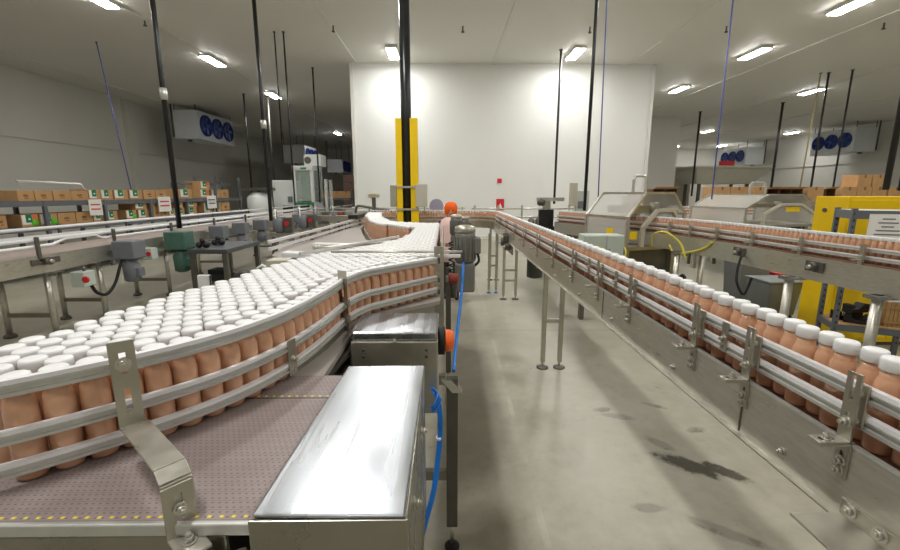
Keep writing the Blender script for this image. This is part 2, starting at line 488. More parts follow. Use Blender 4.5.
# hanging poles, cables and hoses: x, y, z bottom, radius, material, name, label, lean
def drop(name, label, cat, a, b, r, m, clips=()):
    o = thing(name, label, cat, (b[0], b[1], CZ), 'drops hanging from the ceiling')
    MB().cyl(a, b, r, 10).build('tube', m, o)
    for (z, h) in clips:
        k = (z - a[2]) / (b[2] - a[2]); p = [a[i] + (b[i] - a[i]) * k for i in range(3)]
        MB().cyl((p[0], p[1], z), (p[0], p[1], z + h), r * 1.5, 10).build('clamp', 'aluminium', o)
    MB().cyl((b[0], b[1], CZ - .03), (b[0], b[1], CZ), r * 1.8, 12).build('ceiling_plate', 'steel_dark', o)
def pole(label, x, y, z0, r, clips=(), m='black_paint', cat='pole', name='conduit_pole'):
    drop(name, label, cat, (x, y, z0), (x, y, CZ), r, m, clips)
pole('black conduit pole standing over the green gearmotor, thickest on the left', -5.07, 8.2, 1.24, .045, ((3.55, .2),))
pole('black conduit pole left of the green and white machine, reaching the back belt', -4.45, 11, 1.2, .046, ((3.45, .2),))
pole('thin twin drop behind the second left pole, right one of the two', -5.03, 14.5, 1.5, .026)
pole('thin twin drop behind the second left pole, left one of the two', -5.31, 14.5, 3.6, .022)
pole('thin pole beside the middle left fan cooler', -5.30, 18.36, 1.5, .032)
pole('thin black pole over the right end of the left shelves', -10.2, 23.0, 1.9, .045)
pole('short thin grey pole just left of the second black pole', -9.2, 23.5, 1.9, .05, m='steel_dark')
drop('hanging_cable', 'thin blue grey cable hanging in front of the left wall', 'cable', (-11.1, 15.5, 1.75), (-11.6, 15.5, CZ), .018, 'dull_blue')
pole('black pole left of the pair standing before the white wall', 4.08, 16.07, 1.5, .042)
pole('black pole before the white wall, right one of the pair', 2.80, 8.6, 1.55, .032)
drop('air_hose', 'thin grey blue hose hanging right of the two black poles', 'hose', (3.17, 8.9, 1.75), (3.06, 8.9, CZ), .012, 'dull_blue')
drop('air_hose', 'bright blue hose hanging through the upper right, before the ceiling lights', 'hose', (6.47, 10.4, 1.75), (6.43, 10.4, CZ), .018, 'dull_blue')
pole('thin black pole just left of the long blue hose', 15.78, 27.5, 1.7, .06)
pole('black pole left of the large right fan cooler', 18.8, 24.8, 1.9, .065)
pole('thin black pole crossing the large fan cooler, left one', 16.04, 18.84, 1.9, .042)
pole('thin black pole crossing the large fan cooler, right one', 16.63, 18.4, 1.9, .038)
drop('hanging_cable', 'tan cable hanging left of the fan cooler poles', 'cable', (15.6, 18.9, 1.9), (15.75, 18.9, CZ), .03, 'tan')
pole('thick black pole by the right picture edge over the yellow cabinet', 7.2, 7.0, 1.95, .045)
pole('second thick black pole by the right picture edge, lower and farther', 10.0, 9.4, 1.95, .05)
# sprinkler heads
def sprinkler(x, y, lab):
    t = thing('sprinkler_head', lab, 'sprinkler', (x, y, CZ), 'sprinkler heads under the ceiling')
    MB().cyl((x, y, CZ - .16), (x, y, CZ), .022, 8).build('stem', 'steel_dark', t)
    MB().cyl((x, y, CZ - .18), (x, y, CZ - .15), .05, 10).build('deflector', 'steel_dark', t)
for x, y, lab in ((-3.35, 14, 'sprinkler head left of the yellow guarded column near the seam'), (.55, 14, 'sprinkler head right of the column, mid ceiling'), (4.4, 14, 'sprinkler head left of the light by the white wall'),
                  (8.5, 13.9, 'sprinkler head between white wall corner and blue hose'), (13, 13.6, 'sprinkler head right of the long blue hose'), (17.5, 13.4, 'sprinkler head at far right of the ceiling'), (-8.7, 13.6, 'sprinkler head by the first left ceiling light')):
    sprinkler(x, y, lab)

# guarded column
t = thing('guarded_column', 'tall dark steel column with yellow guards near its foot', 'column', (-.78, 9, 0))
MB().cyl((-.78, 9, 0), (-.78, 9, CZ), .105, 24).build('column_shaft', mat('column_paint', (52, 54, 56), .28, .6, .1, 6), t)
MB().box(-.99, -.865, 8.86, 9.0, 0, 3.36).build('guard', 'yellow', t, .01)
MB().box(-.70, -.545, 8.86, 9.0, 0, 3.36).build('guard', 'yellow', t, .01)
for z in (1.55, 2.0):
    MB().box(-1.01, -.53, 8.84, 8.86, z, z + .04).build('strap', 'steel', t)
MB().box(-.60, -.36, 8.78, 8.96, 1.62, 2.08).build('switch_box', 'beige', t, .01)
MB().box(-1.12, -.99, 8.84, 8.96, 1.62, 2.06).build('side_plate', 'steel_matte', t, .005)

# wall signs
t = thing('wall_sign', 'red sign with a white figure low on the white wall', 'sign', (2.28, 17.78, 1.2))
MB().box(2.12, 2.44, 17.77, 17.8, 1.2, 1.66).build('plate', 'red', t)
MB().extrude([(2.2, 17.765, 1.3), (2.36, 17.765, 1.3), (2.28, 17.765, 1.5)], (0, .005, 0)).build('figure', 'paper', t)
t = thing('wall_sign', 'small pink red marker higher on the white wall', 'sign', (2.22, 17.78, 2.3))
MB().box(2.14, 2.32, 17.77, 17.8, 2.3, 2.48).build('plate', 'red', t)
t = thing('wall_sign', 'small yellow sticker with dark dot at the left of the white wall', 'sign', (-2.96, 17.78, 1.68))
MB().box(-3.06, -2.86, 17.77, 17.8, 1.68, 1.88).build('plate', 'yellow', t)
MB().cyl((-2.96, 17.77, 1.78), (-2.96, 17.76, 1.78), .04, 10).build('dot', 'green', t)

# ------------------------------------------------------------------ bottles
ZB = 1.31
BR = .029
BODY = [(.022, 0), (.027, .003), (.029, .010), (.029, .05), (.0282, .055), (.0282, .06), (.029, .065), (.029, .146), (.0286, .158), (.0270, .169), (.0240, .177), (.0218, .182), (.0214, .203)]
CAP = [(.0242, .1985), (.0256, .200), (.0256, .2215), (.0246, .226), (.0215, .228), (.004, .228)]
def make_bottle():
    b = MB().lathe(BODY, n=20).build('juice_bottle', 'juice')
    MB().lathe(CAP, n=24).build('cap', 'cap_white', b)
    return b

# --- guide rail line of the accumulation conveyor (the side facing the camera)
def catmull(P, n=6):
    P = [np.array(p, float) for p in P]; out = []
    for i in range(len(P) - 1):
        p0, p1, p2, p3 = P[max(i - 1, 0)], P[i], P[i + 1], P[min(i + 2, len(P) - 1)]
        for k in range(n):
            t = k / n
            out.append(.5 * ((2 * p1) + (p2 - p0) * t + (2 * p0 - 5 * p1 + 4 * p2 - p3) * t * t + (3 * p1 - p0 - 3 * p2 + p3) * t ** 3))
    out.append(P[-1]); return [tuple(p) for p in out]
RAIL_A = catmull([(-1.75, .70), (-1.3, .695), (-1.08, .705), (-.96, .735), (-.888, .775), (-.80, .845), (-.70, .94), (-.615, 1.045), (-.55, 1.165), (-.50, 1.32), (-.462, 1.56), (-.445, 1.80)])
RAIL_B = [(-.435, 1.84), (-.415, 1.93), (-.375, 2.02), (-.055, 2.40)]
FRONT = RAIL_A + RAIL_B[1:]
BACK = catmull([(-.055, 5.25), (-.62, 5.62), (-.86, 6.3), (-1.05, 7.2), (-1.2, 8.3)], 4)
LEFT = catmull([(-1.5, 8.3), (-1.35, 7.2), (-1.14, 6.3), (-.95, 5.5), (-.62, 4.95), (-.37, 4.6), (-.33, 4.3), (-.40, 3.45), (-.70, 2.75), (-.845, 2.47), (-.935, 2.03), (-.97, 1.77), (-1.03, 1.51), (-1.06, 1.24), (-1.1, 1.0), (-1.3, .9), (-1.75, .88)], 4)
POLY = np.array(FRONT + [(-.05, 3.4)] + BACK + LEFT)
# inset of a rail by a bottle radius
def offset(path, d):
    out = []
    for i in range(len(path)):
        a = np.array(path[max(i - 1, 0)]); b = np.array(path[min(i + 1, len(path) - 1)])
        t = (b - a) / np.linalg.norm(b - a); out.append(tuple(np.array(path[i]) + d * np.array((t[1], -t[0]))))
    return out
def resample(path, step):
    P = np.array(path); seg = np.linalg.norm(np.diff(P, axis=0), axis=1); s = np.concatenate([[0], np.cumsum(seg)])
    q = np.arange(0, s[-1], step)
    return np.stack([np.interp(q, s, P[:, 0]), np.interp(q, s, P[:, 1])], 1)
def inside(pts, poly):
    x, y = pts[:, 0], pts[:, 1]; res = np.zeros(len(pts), bool); j = len(poly) - 1
    for i in range(len(poly)):
        xi, yi = poly[i]; xj, yj = poly[j]
        c = ((yi > y) != (yj > y)) & (x < (xj - xi) * (y - yi) / (yj - yi + 1e-12) + xi)
        res ^= c; j = i
    return res
def dist_edge(pts, poly):
    d = np.full(len(pts), 9.); j = len(poly) - 1
    for i in range(len(poly)):
        a, b = poly[j], poly[i]; ab = b - a; L = ab @ ab
        if L > 1e-12:
            k = np.clip(((pts - a) @ ab) / L, 0, 1); d = np.minimum(d, np.linalg.norm(pts - (a + k[:, None] * ab), axis=1))
        j = i
    return d
D = BR * 2 + .0006
fr = resample(offset(FRONT, -(BR + .004)), D + .0008)
keep = [fr[0]]
for p in fr[1:]:
    if min(np.linalg.norm(np.array(keep[-4:]) - p, axis=1)) >= D - .0004: keep.append(p)
front = np.array(keep)
gx, gy = np.meshgrid(np.arange(-1.9, .2, D * 1.03), np.arange(.6, 8.5, D * .892))
gx = gx + (np.arange(gx.shape[0])[:, None] % 2) * D * .515
cand = np.stack([gx.ravel(), gy.ravel()], 1)
cand = cand[inside(cand, POLY) & (dist_edge(cand, POLY) > BR * .9)]
dm = np.min(np.linalg.norm(cand[:, None] - front[None], axis=2), axis=1)
cand = cand[dm > D * .80]
cand = cand + rng.uniform(-.002, .002, cand.shape)
pts = np.concatenate([front, cand]); nf = len(front)
for it in range(220):
    d = pts[:, None] - pts[None]; r = np.linalg.norm(d, axis=2); np.fill_diagonal(r, 9)
    m_ = r < D * 1.004
    push = np.where(m_[..., None], d / np.maximum(r, 1e-6)[..., None] * ((D * 1.004 - r) * .5)[..., None], 0).sum(1)
    push[:nf] = 0
    pts = pts + push * .8
    de = dist_edge(pts, POLY)
    ins = inside(pts, POLY)
    bad = (~ins) | (de < BR)
    bad[:nf] = False
    if bad.any():
        cen = np.stack([np.interp(pts[bad, 1], [.7, 1, 1.5, 2, 2.6, 3.4, 4.3, 5.3, 6.3, 8], [-.98, -.9, -.76, -.68, -.45, -.22, -.2, -.4, -1., -1.25]), pts[bad, 1] + .03], 1)
        v = cen - pts[bad]; pts[bad] += v / np.maximum(np.linalg.norm(v, axis=1), 1e-6)[:, None] * .004
# drop what still overlaps
order = np.arange(len(pts)); alive = np.ones(len(pts), bool)
for i in range(len(pts)):
    if not alive[i]: continue
    r = np.linalg.norm(pts - pts[i], axis=1)
    for j in np.where((r < D * .955) & alive)[0]:
        if j > max(i, nf - 1): alive[j] = False
pts_f = pts[:nf]; pts_m = pts[nf:][alive[nf:]]

def rc_x(y):  # centre line of the long right conveyor
    return 1.012 + .010 * max(0, y - 1.2)
RIGHT = []
y = .42; k = 0
while y < 8.7:
    RIGHT.append((rc_x(y) + (.006 if k % 2 else -.006) + rng.uniform(-.003, .003), y, k)); y += .0580; k += 1
for a in np.linspace(0, PI / 2, 26):
    pass
FARTURN = []
th = 0.
cx0, cy0, R0 = rc_x(8.7) - .6, 8.72, .6
while th < PI / 2:
    FARTURN.append((cx0 + R0 * math.cos(th), cy0 + R0 * math.sin(th))); th += .06 / R0
x = cx0
while x > -1.6:
    FARTURN.append((x, cy0 + R0)); x -= .06
LANE2 = catmull([(3.72, 2.3), (3.66, 3.36), (3.62, 4.1), (3.56, 5.5), (3.38, 6.5), (3.02, 7.5), (2.66, 8.4), (2.42, 9.02)], 6)
lane2 = resample(LANE2, .0595)

labelled = []
def ordinal(n):
    s = {1: 'first', 2: 'second', 3: 'third', 4: 'fourth', 5: 'fifth', 6: 'sixth', 7: 'seventh', 8: 'eighth', 9: 'ninth', 10: 'tenth', 11: 'eleventh', 12: 'twelfth'}
    if n in s: return s[n]
    return str(n) + ('th' if 10 <= n % 100 <= 20 else {1: 'st', 2: 'nd', 3: 'rd'}.get(n % 10, 'th'))
def inview(x, y):
    return y > .3 and abs(x + .012 * y) / y < 1.12
F_ = [(p, 'front') for p in pts_f if inview(*p)]
fd = np.linalg.norm(pts_m[:, None] - pts_f[None], axis=2)
ent = []
for i, (p, _) in enumerate(F_):
    ent.append((np.hypot(*p) / 1.5, p[0], p[1], 'front rail row', i))
rows = {}
for q, p in enumerate(pts_m):
    if not inview(*p): continue
    row = int(round(fd[q].min() / (D * .9))) + 1
    rows.setdefault(row, []).append((int(fd[q].argmin()), p))
for row, L in rows.items():
    L.sort(key=lambda e: (e[0], e[1][1]))
    for i, (_, p) in enumerate(L):
        ent.append((np.hypot(*p) , p[0], p[1], ('mass', max(2, row)), i))
for (x, y, k) in RIGHT:
    if y > .62: ent.append((math.hypot(x, y) / 1.35, x, y, 'right', k))
for i, p in enumerate(lane2):
    if p[1] > 3.0: ent.append((math.hypot(*p) * 1.0, p[0], p[1], 'lane2', i))
ent.sort(key=lambda e: e[0])
NEAR, REST = ent[:300], ent[300:]
cnt = {}
for e in sorted(NEAR, key=lambda e: (str(e[3]), e[4])):
    cnt.setdefault(str(e[3]), []).append(e)
proto = make_bottle(); first = True
for key, L in cnt.items():
    for i, e in enumerate(L):
        n = ordinal(i + 1)
        if key == 'front rail row':
            lab = '%s salmon bottle from the left along the curved guide rail, front row' % n; g = 'bottles in front row of the left conveyor'
        elif key == 'right':
            lab = '%s nearest salmon bottle with white cap on the long right conveyor' % n; g = 'bottles on the long right conveyor'
        elif key == 'lane2':
            lab = '%s nearest bottle on the second right conveyor before the yellow cabinet' % n; g = 'bottles on the second right conveyor'
        else:
            r = e[3][1]
            lab = 'white capped bottle, %s from the left in %s row behind the left guide rail' % (n, ordinal(r)); g = 'bottles massed on the left conveyor'
        if first:
            o = proto; first = False; o.location = (e[1], e[2], ZB)
        else:
            o = dup(proto, (e[1], e[2], ZB))
        o.rotation_euler = (0, 0, rng.uniform(0, 6.28))
        tag(o, lab, 'bottle', g)
# everything smaller than those 300: one body of stuff
def bottle_mass(name, P, label):
    verts, faces, mi = [], [], []
    n = 10
    for (x, y) in P:
        for prof, m_i in ((BODY[1:3] + BODY[7:13], 0), (CAP[:5], 1)):
            b0 = len(verts)
            for (r, z) in prof:
                for k in range(n):
                    a = 2 * PI * k / n; verts.append((x + r * math.cos(a), y + r * math.sin(a), ZB + z))
            for q in range(len(prof) - 1):
                for k in range(n):
                    faces.append((b0 + q * n + k, b0 + q * n + (k + 1) % n, b0 + (q + 1) * n + (k + 1) % n, b0 + (q + 1) * n + k)); mi.append(m_i)
            faces.append(tuple(b0 + (len(prof) - 1) * n + k for k in range(n))); mi.append(m_i)
    me = bpy.data.meshes.new(name); me.from_pydata(verts, [], faces)
    me.materials.append(M['juice']); me.materials.append(M['cap_white'])
    me.polygons.foreach_set('material_index', mi); me.polygons.foreach_set('use_smooth', [len(f) == 4 for f in faces])
    o = bpy.data.objects.new(name, me); COL.objects.link(o)
    return tag(o, label, 'bottles', None, 'stuff')
FAR3 = [(x, 11.9) for x in np.arange(6.2, 8.6, .062)]
bottle_mass('juice_bottles', [(e[1], e[2]) for e in REST] + FARTURN + [(p[0], p[1]) for p in lane2 if p[1] <= 3.0] + FAR3, 'the many distant white capped bottles farther along the conveyors')

# ------------------------------------------------------------------ accumulation conveyor, left
def rail_prof(z0, h, out0, out1):
    return [(out0, z0), (out1, z0), (out1, z0 + h), (out0, z0 + h)]
def guide(parent, path, z, name='guide_rail', side=1, h=.042):
    """aluminium channel with a white strip; z is its top; side=1: the bottles are to the left of travel"""
    s = side
    c = MB()
    c.sweep(path, [(s * .002, z - h), (s * .014, z - h), (s * .014, z - h * .78), (s * .009, z - h * .72), (s * .009, z - h * .5), (s * .014, z - h * .44), (s * .014, z - h * .30), (s * .002, z - h * .30)])
    o = c.build(name, 'aluminium', parent)
    MB().sweep(path, [(-s * .004, z - h * .95), (s * .002, z - h * .95), (s * .002, z - h * .29), (s * .012, z - h * .29), (s * .012, z), (-s * .004, z)]).build('wear_strip', 'white_plastic', o)
    return o
def bolt(parent, p, nrm, r=.009, washer=True):
    n = Vector(nrm).normalized(); p = Vector(p)
    b = MB()
    if washer: b.cyl(p, p + n * .003, r * 1.5, 14)
    b.cyl(p + n * .003, p + n * .012, r, 6)
    b.cyl(p + n * .012, p + n * .018, r * .55, 8)
    return b.build('bolt', 'steel', parent)

ac = thing('accumulation_conveyor', 'wide conveyor with perforated brown belt and curved rails, crowded with bottles', 'conveyor', (-.7, 1.0, 0))
MB().box(-3.2, -.300, .682, 1.315, ZB - .02, ZB).build('belt', 'belt', ac)
MB().prism([(-1.09, 1.315), (-.40, 1.315), (-.40, 2.0), (-.03, 2.30), (-.03, 5.25), (-.62, 5.64), (-.88, 6.3), (-1.07, 7.2), (-1.2, 8.35), (-1.52, 8.35), (-1.37, 7.2), (-1.16, 6.3), (-.97, 5.5), (-.64, 4.95), (-.39, 4.6), (-.35, 4.3), (-.42, 3.45), (-.72, 2.75), (-.87, 2.47), (-.96, 2.03), (-1.0, 1.77), (-1.06, 1.51)], ZB - .02, ZB).build('far_belt', 'belt_plain', ac)
MB().box(-3.2, -.34, .672, .684, ZB - .022, ZB + .003).build('belt_lip', 'aluminium', ac, .004, 3)
fr_ = MB(); fr_.box(-3.2, -.40, .674, .684, 1.02, ZB - .022); fr_.box(-3.2, -.40, .660, .684, 1.00, 1.02)
fr_.build('side_frame', 'steel_panel', ac, .003)
MB().box(-1.18, -.35, .70, 2.4, .98, 1.02).build('pan', 'steel_dark', ac)
MB().cyl((-.49, .60, 1.235), (-.36, .665, 1.235), .030, 20).build('shaft_end', 'steel', ac, .004)
MB().cyl((-.40, .63, 1.20), (-.40, .67, 1.20), .045, 18).build('bearing', 'steel_dark', ac, .004)
guide(ac, FRONT, 1.541, h=.034)
for z in (1.436, 1.366):
    guide(ac, RAIL_A, z, h=.028); guide(ac, RAIL_B, z, h=.030)
# slat frame beside the end of the near belt
c = MB()
c.sweep([(-.52, 1.34), (-.475, 1.56), (-.455, 1.80)], [(.012, ZB - .16), (.022, ZB - .16), (.022, ZB + .02), (.012, ZB + .02)])
c.build('curb_plate', 'steel_frame', ac)
MB().sweep([(-.47, 1.30), (-.44, 1.56), (-.41, 1.78)], [(.0, ZB - .05), (.05, ZB - .05), (.05, ZB - .03), (.0, ZB - .03)]).build('chain_guide', 'steel_dark', ac)
# mid bolt plate on the two rails
def rail_clamp(parent, p, dirx, z0, z1, w=.04):
    u = Vector((dirx[0], dirx[1], 0)).normalized(); nrm = Vector((u.y, -u.x, 0))
    o = MB().slotted(Vector((p[0], p[1], z0)) + nrm * .014, u, (0, 0, 1), w, z1 - z0, .004, [(.012, .02, .012)], nrm).build('rail_clamp', 'steel_matte', parent)
    bolt(o, Vector((p[0], p[1], (z0 + z1) / 2 - .005)) + nrm * .018, nrm, .008)
rail_clamp(ac, (-.507, 1.30), (.25, .97), 1.325, 1.44)
# upright slotted post at the joint of the rails
po = MB().slotted((-.442, 1.79, 1.10), (.2, -.12, 0), (0, 0, 1), .05, .475, .006, [(.03, .1, .012), (.36, .44, .012)], (.5, -.85, 0)).build('post', 'steel_matte', ac)
for z in (1.19, 1.34, 1.42): bolt(po, (-.437, 1.782, z), (.5, -.85, 0), .01)
MB().box(-.41, -.37, 1.74, 1.80, .86, 1.30).build('corner_post', 'steel_frame', ac, .003)
# the large angled bracket in front
u = Vector((.80, .60, 0)).normalized(); nr = Vector((u.y, -u.x, 0)); o0 = Vector((-.690, .866, 1.392))
br = MB().slotted(o0, u, (0, 0, 1), .046, .20, .005, [(.035, .095, .012), (.125, .175, .012)], nr).build('large_bracket', 'steel_matte', ac)
bolt(br, o0 + Vector((0, 0, .15)) + nr * .006, nr, .010)
c = MB()
a0 = o0 + nr * .0; d = Vector((.19, -.165, 0)); dn = d.normalized(); sd = Vector((-dn.y, dn.x, 0))
def plate(c, p, q, w, t, side):
    p, q, side = Vector(p), Vector(q), Vector(side).normalized(); n = (q - p).cross(side).normalized() * t
    c.hull([p - side * w / 2, p + side * w / 2, q + side * w / 2, q - side * w / 2, p - side * w / 2 + n, p + side * w / 2 + n, q + side * w / 2 + n, q - side * w / 2 + n])
plate(c, a0 + Vector((0, 0, .005)), a0 + d * .14 + Vector((0, 0, .005)), .046, .005, sd)
plate(c, a0 + d * .10 + Vector((0, 0, .012)), a0 + d * .95 + Vector((0, 0, .012)), .052, .006, sd)
e1 = a0 + d * .95 + Vector((0, 0, .012)); e2 = a0 + d * 1.05 + Vector((0, 0, -.004)); e3 = a0 + d * 1.08 + Vector((0, 0, -.05))
plate(c, e1, e2, .052, .006, sd); plate(c, e2, e3, .052, .006, sd)
c.build('bracket_arm', 'steel', br, .0015)
lp = MB().slotted(e3 + Vector((.0, -.004, -.060)), sd, (0, 0, 1), .05, .105, .005, [(.014, .045, .013), (.056, .088, .013)], dn).build('lower_plate', 'steel_matte', br)
bolt(lp, e3 + Vector((0, -.004, .000)) + dn * .006, dn, .0075)
c = MB(); f0 = e3 + Vector((0, -.004, -.060)); plate(c, f0, f0 + dn * .07, .05, .006, sd); c.build('toe', 'steel', br, .001)
bolt(br, f0 + dn * .035 + Vector((0, 0, .006)), (0, 0, 1), .0085)

# polished drive cover over the belt edge
cv = thing('drive_cover', 'long polished steel cover beside the belt in the foreground', 'cover', (-.2, 1.0, ZB - .3))
TOPZ = 1.347
c = MB()
c.hull([(-.340, .655, TOPZ - .008), (-.071, .650, TOPZ - .008), (-.067, 1.31, TOPZ - .008), (-.316, 1.308, TOPZ - .008), (-.340, .655, TOPZ), (-.071, .650, TOPZ), (-.067, 1.31, TOPZ), (-.316, 1.308, TOPZ)])
c.build('cover_top', 'steel_bright', cv, .006, 3)
MB().box(-.345, -.066, .648, .656, .82, TOPZ - .008).build('front_panel', 'steel_panel', cv, .002)
MB().hull([(-.338, .66, ZB), (-.332, .66, ZB), (-.308, 1.305, ZB), (-.314, 1.305, ZB), (-.338, .66, TOPZ - .006), (-.332, .66, TOPZ - .006), (-.308, 1.305, TOPZ - .006), (-.314, 1.305, TOPZ - .006)]).build('left_skirt', 'steel_matte', cv)
sp_ = MB().box(-.074, -.068, .656, 1.31, .82, TOPZ - .008).build('side_panel', 'steel_panel', cv, .002)
MB().box(-.31, -.068, 1.30, 1.308, .82, TOPZ - .008).build('rear_panel', 'steel_frame', cv, .002)
for yy in (.80, 1.08): bolt(sp_, (-.068, yy, 1.25), (1, 0, 0), .009)

# drive box behind it
db = thing('drive_box', 'steel gearbox housing with clipped corner behind the polished cover', 'housing', (-.2, 1.7, 1.1))
c = MB(); c.prism([(-.368, 1.60), (-.03, 1.60), (-.03, 1.88), (-.36, 1.88), (-.378, 1.85), (-.378, 1.63)], 1.325, 1.362); c.build('lid', 'steel_bright', db, .008, 3)
c = MB(); c.box(-.372, -.03, 1.59, 1.88, 1.02, 1.326); bx = c.build('box_wall', 'steel_matte', db, .004)
for (x, z) in ((-.322, 1.293), (-.322, 1.265), (-.075, 1.293), (-.075, 1.265)):
    MB().cyl((x, 1.591, z), (x, 1.585, z), .006, 10).build('screw', 'steel_dark', bx)
bolt(bx, (-.20, 1.595, 1.33), (0, -1, 0), .006)
# emergency stop knob
es = thing('emergency_stop', 'orange mushroom knob on black collar at the drive box side', 'stop button', (-.02, 1.72, 1.28))
MB().cyl((-.03, 1.72, 1.285), (-.002, 1.72, 1.285), .06, 24).build('collar', 'rubber', es, .004)
MB().lathe([(.045, 0), (.047, .006), (.046, .022), (.036, .036), (.01, .04)], (-.002, 1.72, 1.285), 24, 'x').build('knob', 'orange', es)

# right posts and cross rod
p2 = MB().slotted((-.035, 2.42, 1.02), (1, 0, 0), (0, 0, 1), .055, .58, .01, [(.30, .4, .012), (.48, .55, .012)], (0, -1, 0)).build('post', 'steel_matte', ac)
for z in (1.28, 1.36, 1.44): bolt(p2, (-.045, 2.408, z), (0, -1, 0), .009)
MB().cyl((-.66, 2.45, 1.565), (.10, 2.45, 1.565), .007, 10).build('cross_rod', 'steel', ac)
MB().box(-.09, .09, 2.435, 2.465, 1.53, 1.55).build('rod_clamp', 'white_plastic', ac, .004)
MB().sweep([(-.03, 2.45), (-.028, 5.2)], [(0, ZB - .3), (.012, ZB - .3), (.012, ZB + .21), (0, ZB + .21)]).build('right_side_plate', 'steel_matte', ac)
MB().sweep([(-.50, 2.3), (-.03, 2.43)], [(0, 1.0), (.01, 1.0), (.01, ZB - .01), (0, ZB - .01)]).build('cross_plate', 'steel_matte', ac)
for z in (1.42, 1.54):
    MB().sweep(LEFT[-45:-17][::-1] if False else [(-.40, 3.5), (-.72, 2.78), (-.87, 2.49)], [(-.012, z), (-.026, z), (-.026, z + .018), (-.012, z + .018)]).build('back_rail', 'aluminium', ac)
MB().sweep(list(reversed(LEFT))[8:48], [(-.010, ZB - .12), (-.022, ZB - .12), (-.022, ZB + .03), (-.010, ZB + .03)]).build('back_side_plate', 'steel_frame', ac)
# legs of the conveyor along the aisle
def leg(parent, x, y, z1, w=.055, m='steel_frame', rod=.14, d=None, foot='rubber', foot_r=.04):
    d = d or w
    L = MB().box(x - w / 2, x + w / 2, y - d / 2, y + d / 2, rod, z1).build('leg', m, parent, .003)
    MB().cyl((x, y, .02), (x, y, rod + .02), .012, 10).build('adjusting_rod', 'steel', L)
    MB().lathe([(foot_r, 0), (foot_r, .012), (.018, .03)], (x, y, 0), 16).build('foot', foot, L)
    return L
L = leg(ac, .034, 2.0, .99, .058, 'steel_dark', d=.04)
MB().extrude([(-.02, 1.97, .985), (.03, 1.97, .985), (.085, 1.97, .92), (.035, 1.97, .92)], (0, .05, .004)).build('top_bracket', 'steel', L)
leg(ac, .030, 4.0, 1.2, .05, 'steel_dark')
leg(ac, -.95, 2.0, 1.0, .055, 'steel_dark'); leg(ac, -.9, 1.0, 1.0, .055, 'steel_dark'); leg(ac, -.12, 1.2, 1.1, .055, 'steel_dark')
MB().box(-.14, .03, 1.985, 2.02, .42, .47).build('leg_brace', 'steel_frame', ac)
MB().box(-.95, .0, 2.0, 2.03, .95, 1.0).build('leg_brace', 'steel_frame', ac)
# gear motors along the right side
def gear_motor(x, y, z, label, s=1., m='grey_motor'):
    t = thing('gearmotor', label, 'motor', (x, y, z), 'gearmotors beside the left conveyor')
    R = .066 * s
    MB().lathe([(R * .8, .19 * s), (R, .20 * s), (R, .36 * s), (R * .9, .385 * s), (R * .5, .40 * s)], (x, y, z), 24).build('motor_case', m, t)
    c = MB()
    for k in range(16):
        a = 2 * PI * k / 16
        if abs(math.sin(a + PI / 2)) > -2: c.bar((x + R * math.cos(a), y + R * math.sin(a), z + .21 * s), (x + R * math.cos(a), y + R * math.sin(a), z + .355 * s), .006, .014, (math.cos(a), math.sin(a), 0))
    c.build('cooling_fins', m, t)
    MB().lathe([(R * .98, .385 * s), (R * 1.02, .39 * s), (R * .98, .42 * s), (R * .4, .43 * s)], (x, y, z), 24).build('fan_cowl', 'steel_matte', t)
    MB().box(x + R * .8, x + R * 1.5, y - .045 * s, y + .045 * s, z + .25 * s, z + .35 * s).build('terminal_box', m, t, .006)
    MB().box(x - R * .95, x + R * .95, y - .06 * s, y + .06 * s, z, z + .19 * s).build('gear_housing', m, t, .014, 3)
    MB().cyl((x - R * 1.9, y, z + .08 * s), (x - R * .9, y, z + .08 * s), .022 * s, 14).build('output_shaft', 'steel', t)
    MB().tube([(x + R * 1.2, y - .02, z + .25 * s), (x + R * 1.35, y - .02, z + .2 * s), (x + R * .9, y - .03, z + .17 * s)], .008 * s, 8, 4).build('cable', 'rubber', t)
    return t
gear_motor(.128, 2.72, 1.27, 'large grey gearmotor beside the aisle with the blue hose in front')
gear_motor(.12, 4.6, 1.27, 'smaller looking gearmotor left of the person in the pink coat', .95)
gear_motor(.22, 5.0, 1.25, 'gearmotor just behind the large one, right of the person', .9)
# coil spring and red fitting by the post
t = thing('air_valve', 'red and black valve fitting behind the right conveyor post', 'valve', (.045, 2.5, 1.32))
MB().cyl((.02, 2.48, 1.40), (.075, 2.48, 1.40), .032, 14).build('valve_body', 'red_bottle', t, .004)
MB().cyl((.05, 2.5, 1.28), (.05, 2.5, 1.40), .02, 12).build('valve_stem', 'steel_dark', t)
t = thing('coiled_cable', 'black coiled cable hanging beside the far side plate', 'cable', (.05, 3.6, 1.2))
MB().tube([(.055 + .022 * math.cos(a), 3.6 + .022 * math.sin(a), 1.22 + a * .0075) for a in np.linspace(0, 12 * PI, 110)], .006, 6).build('coil', 'rubber', t)
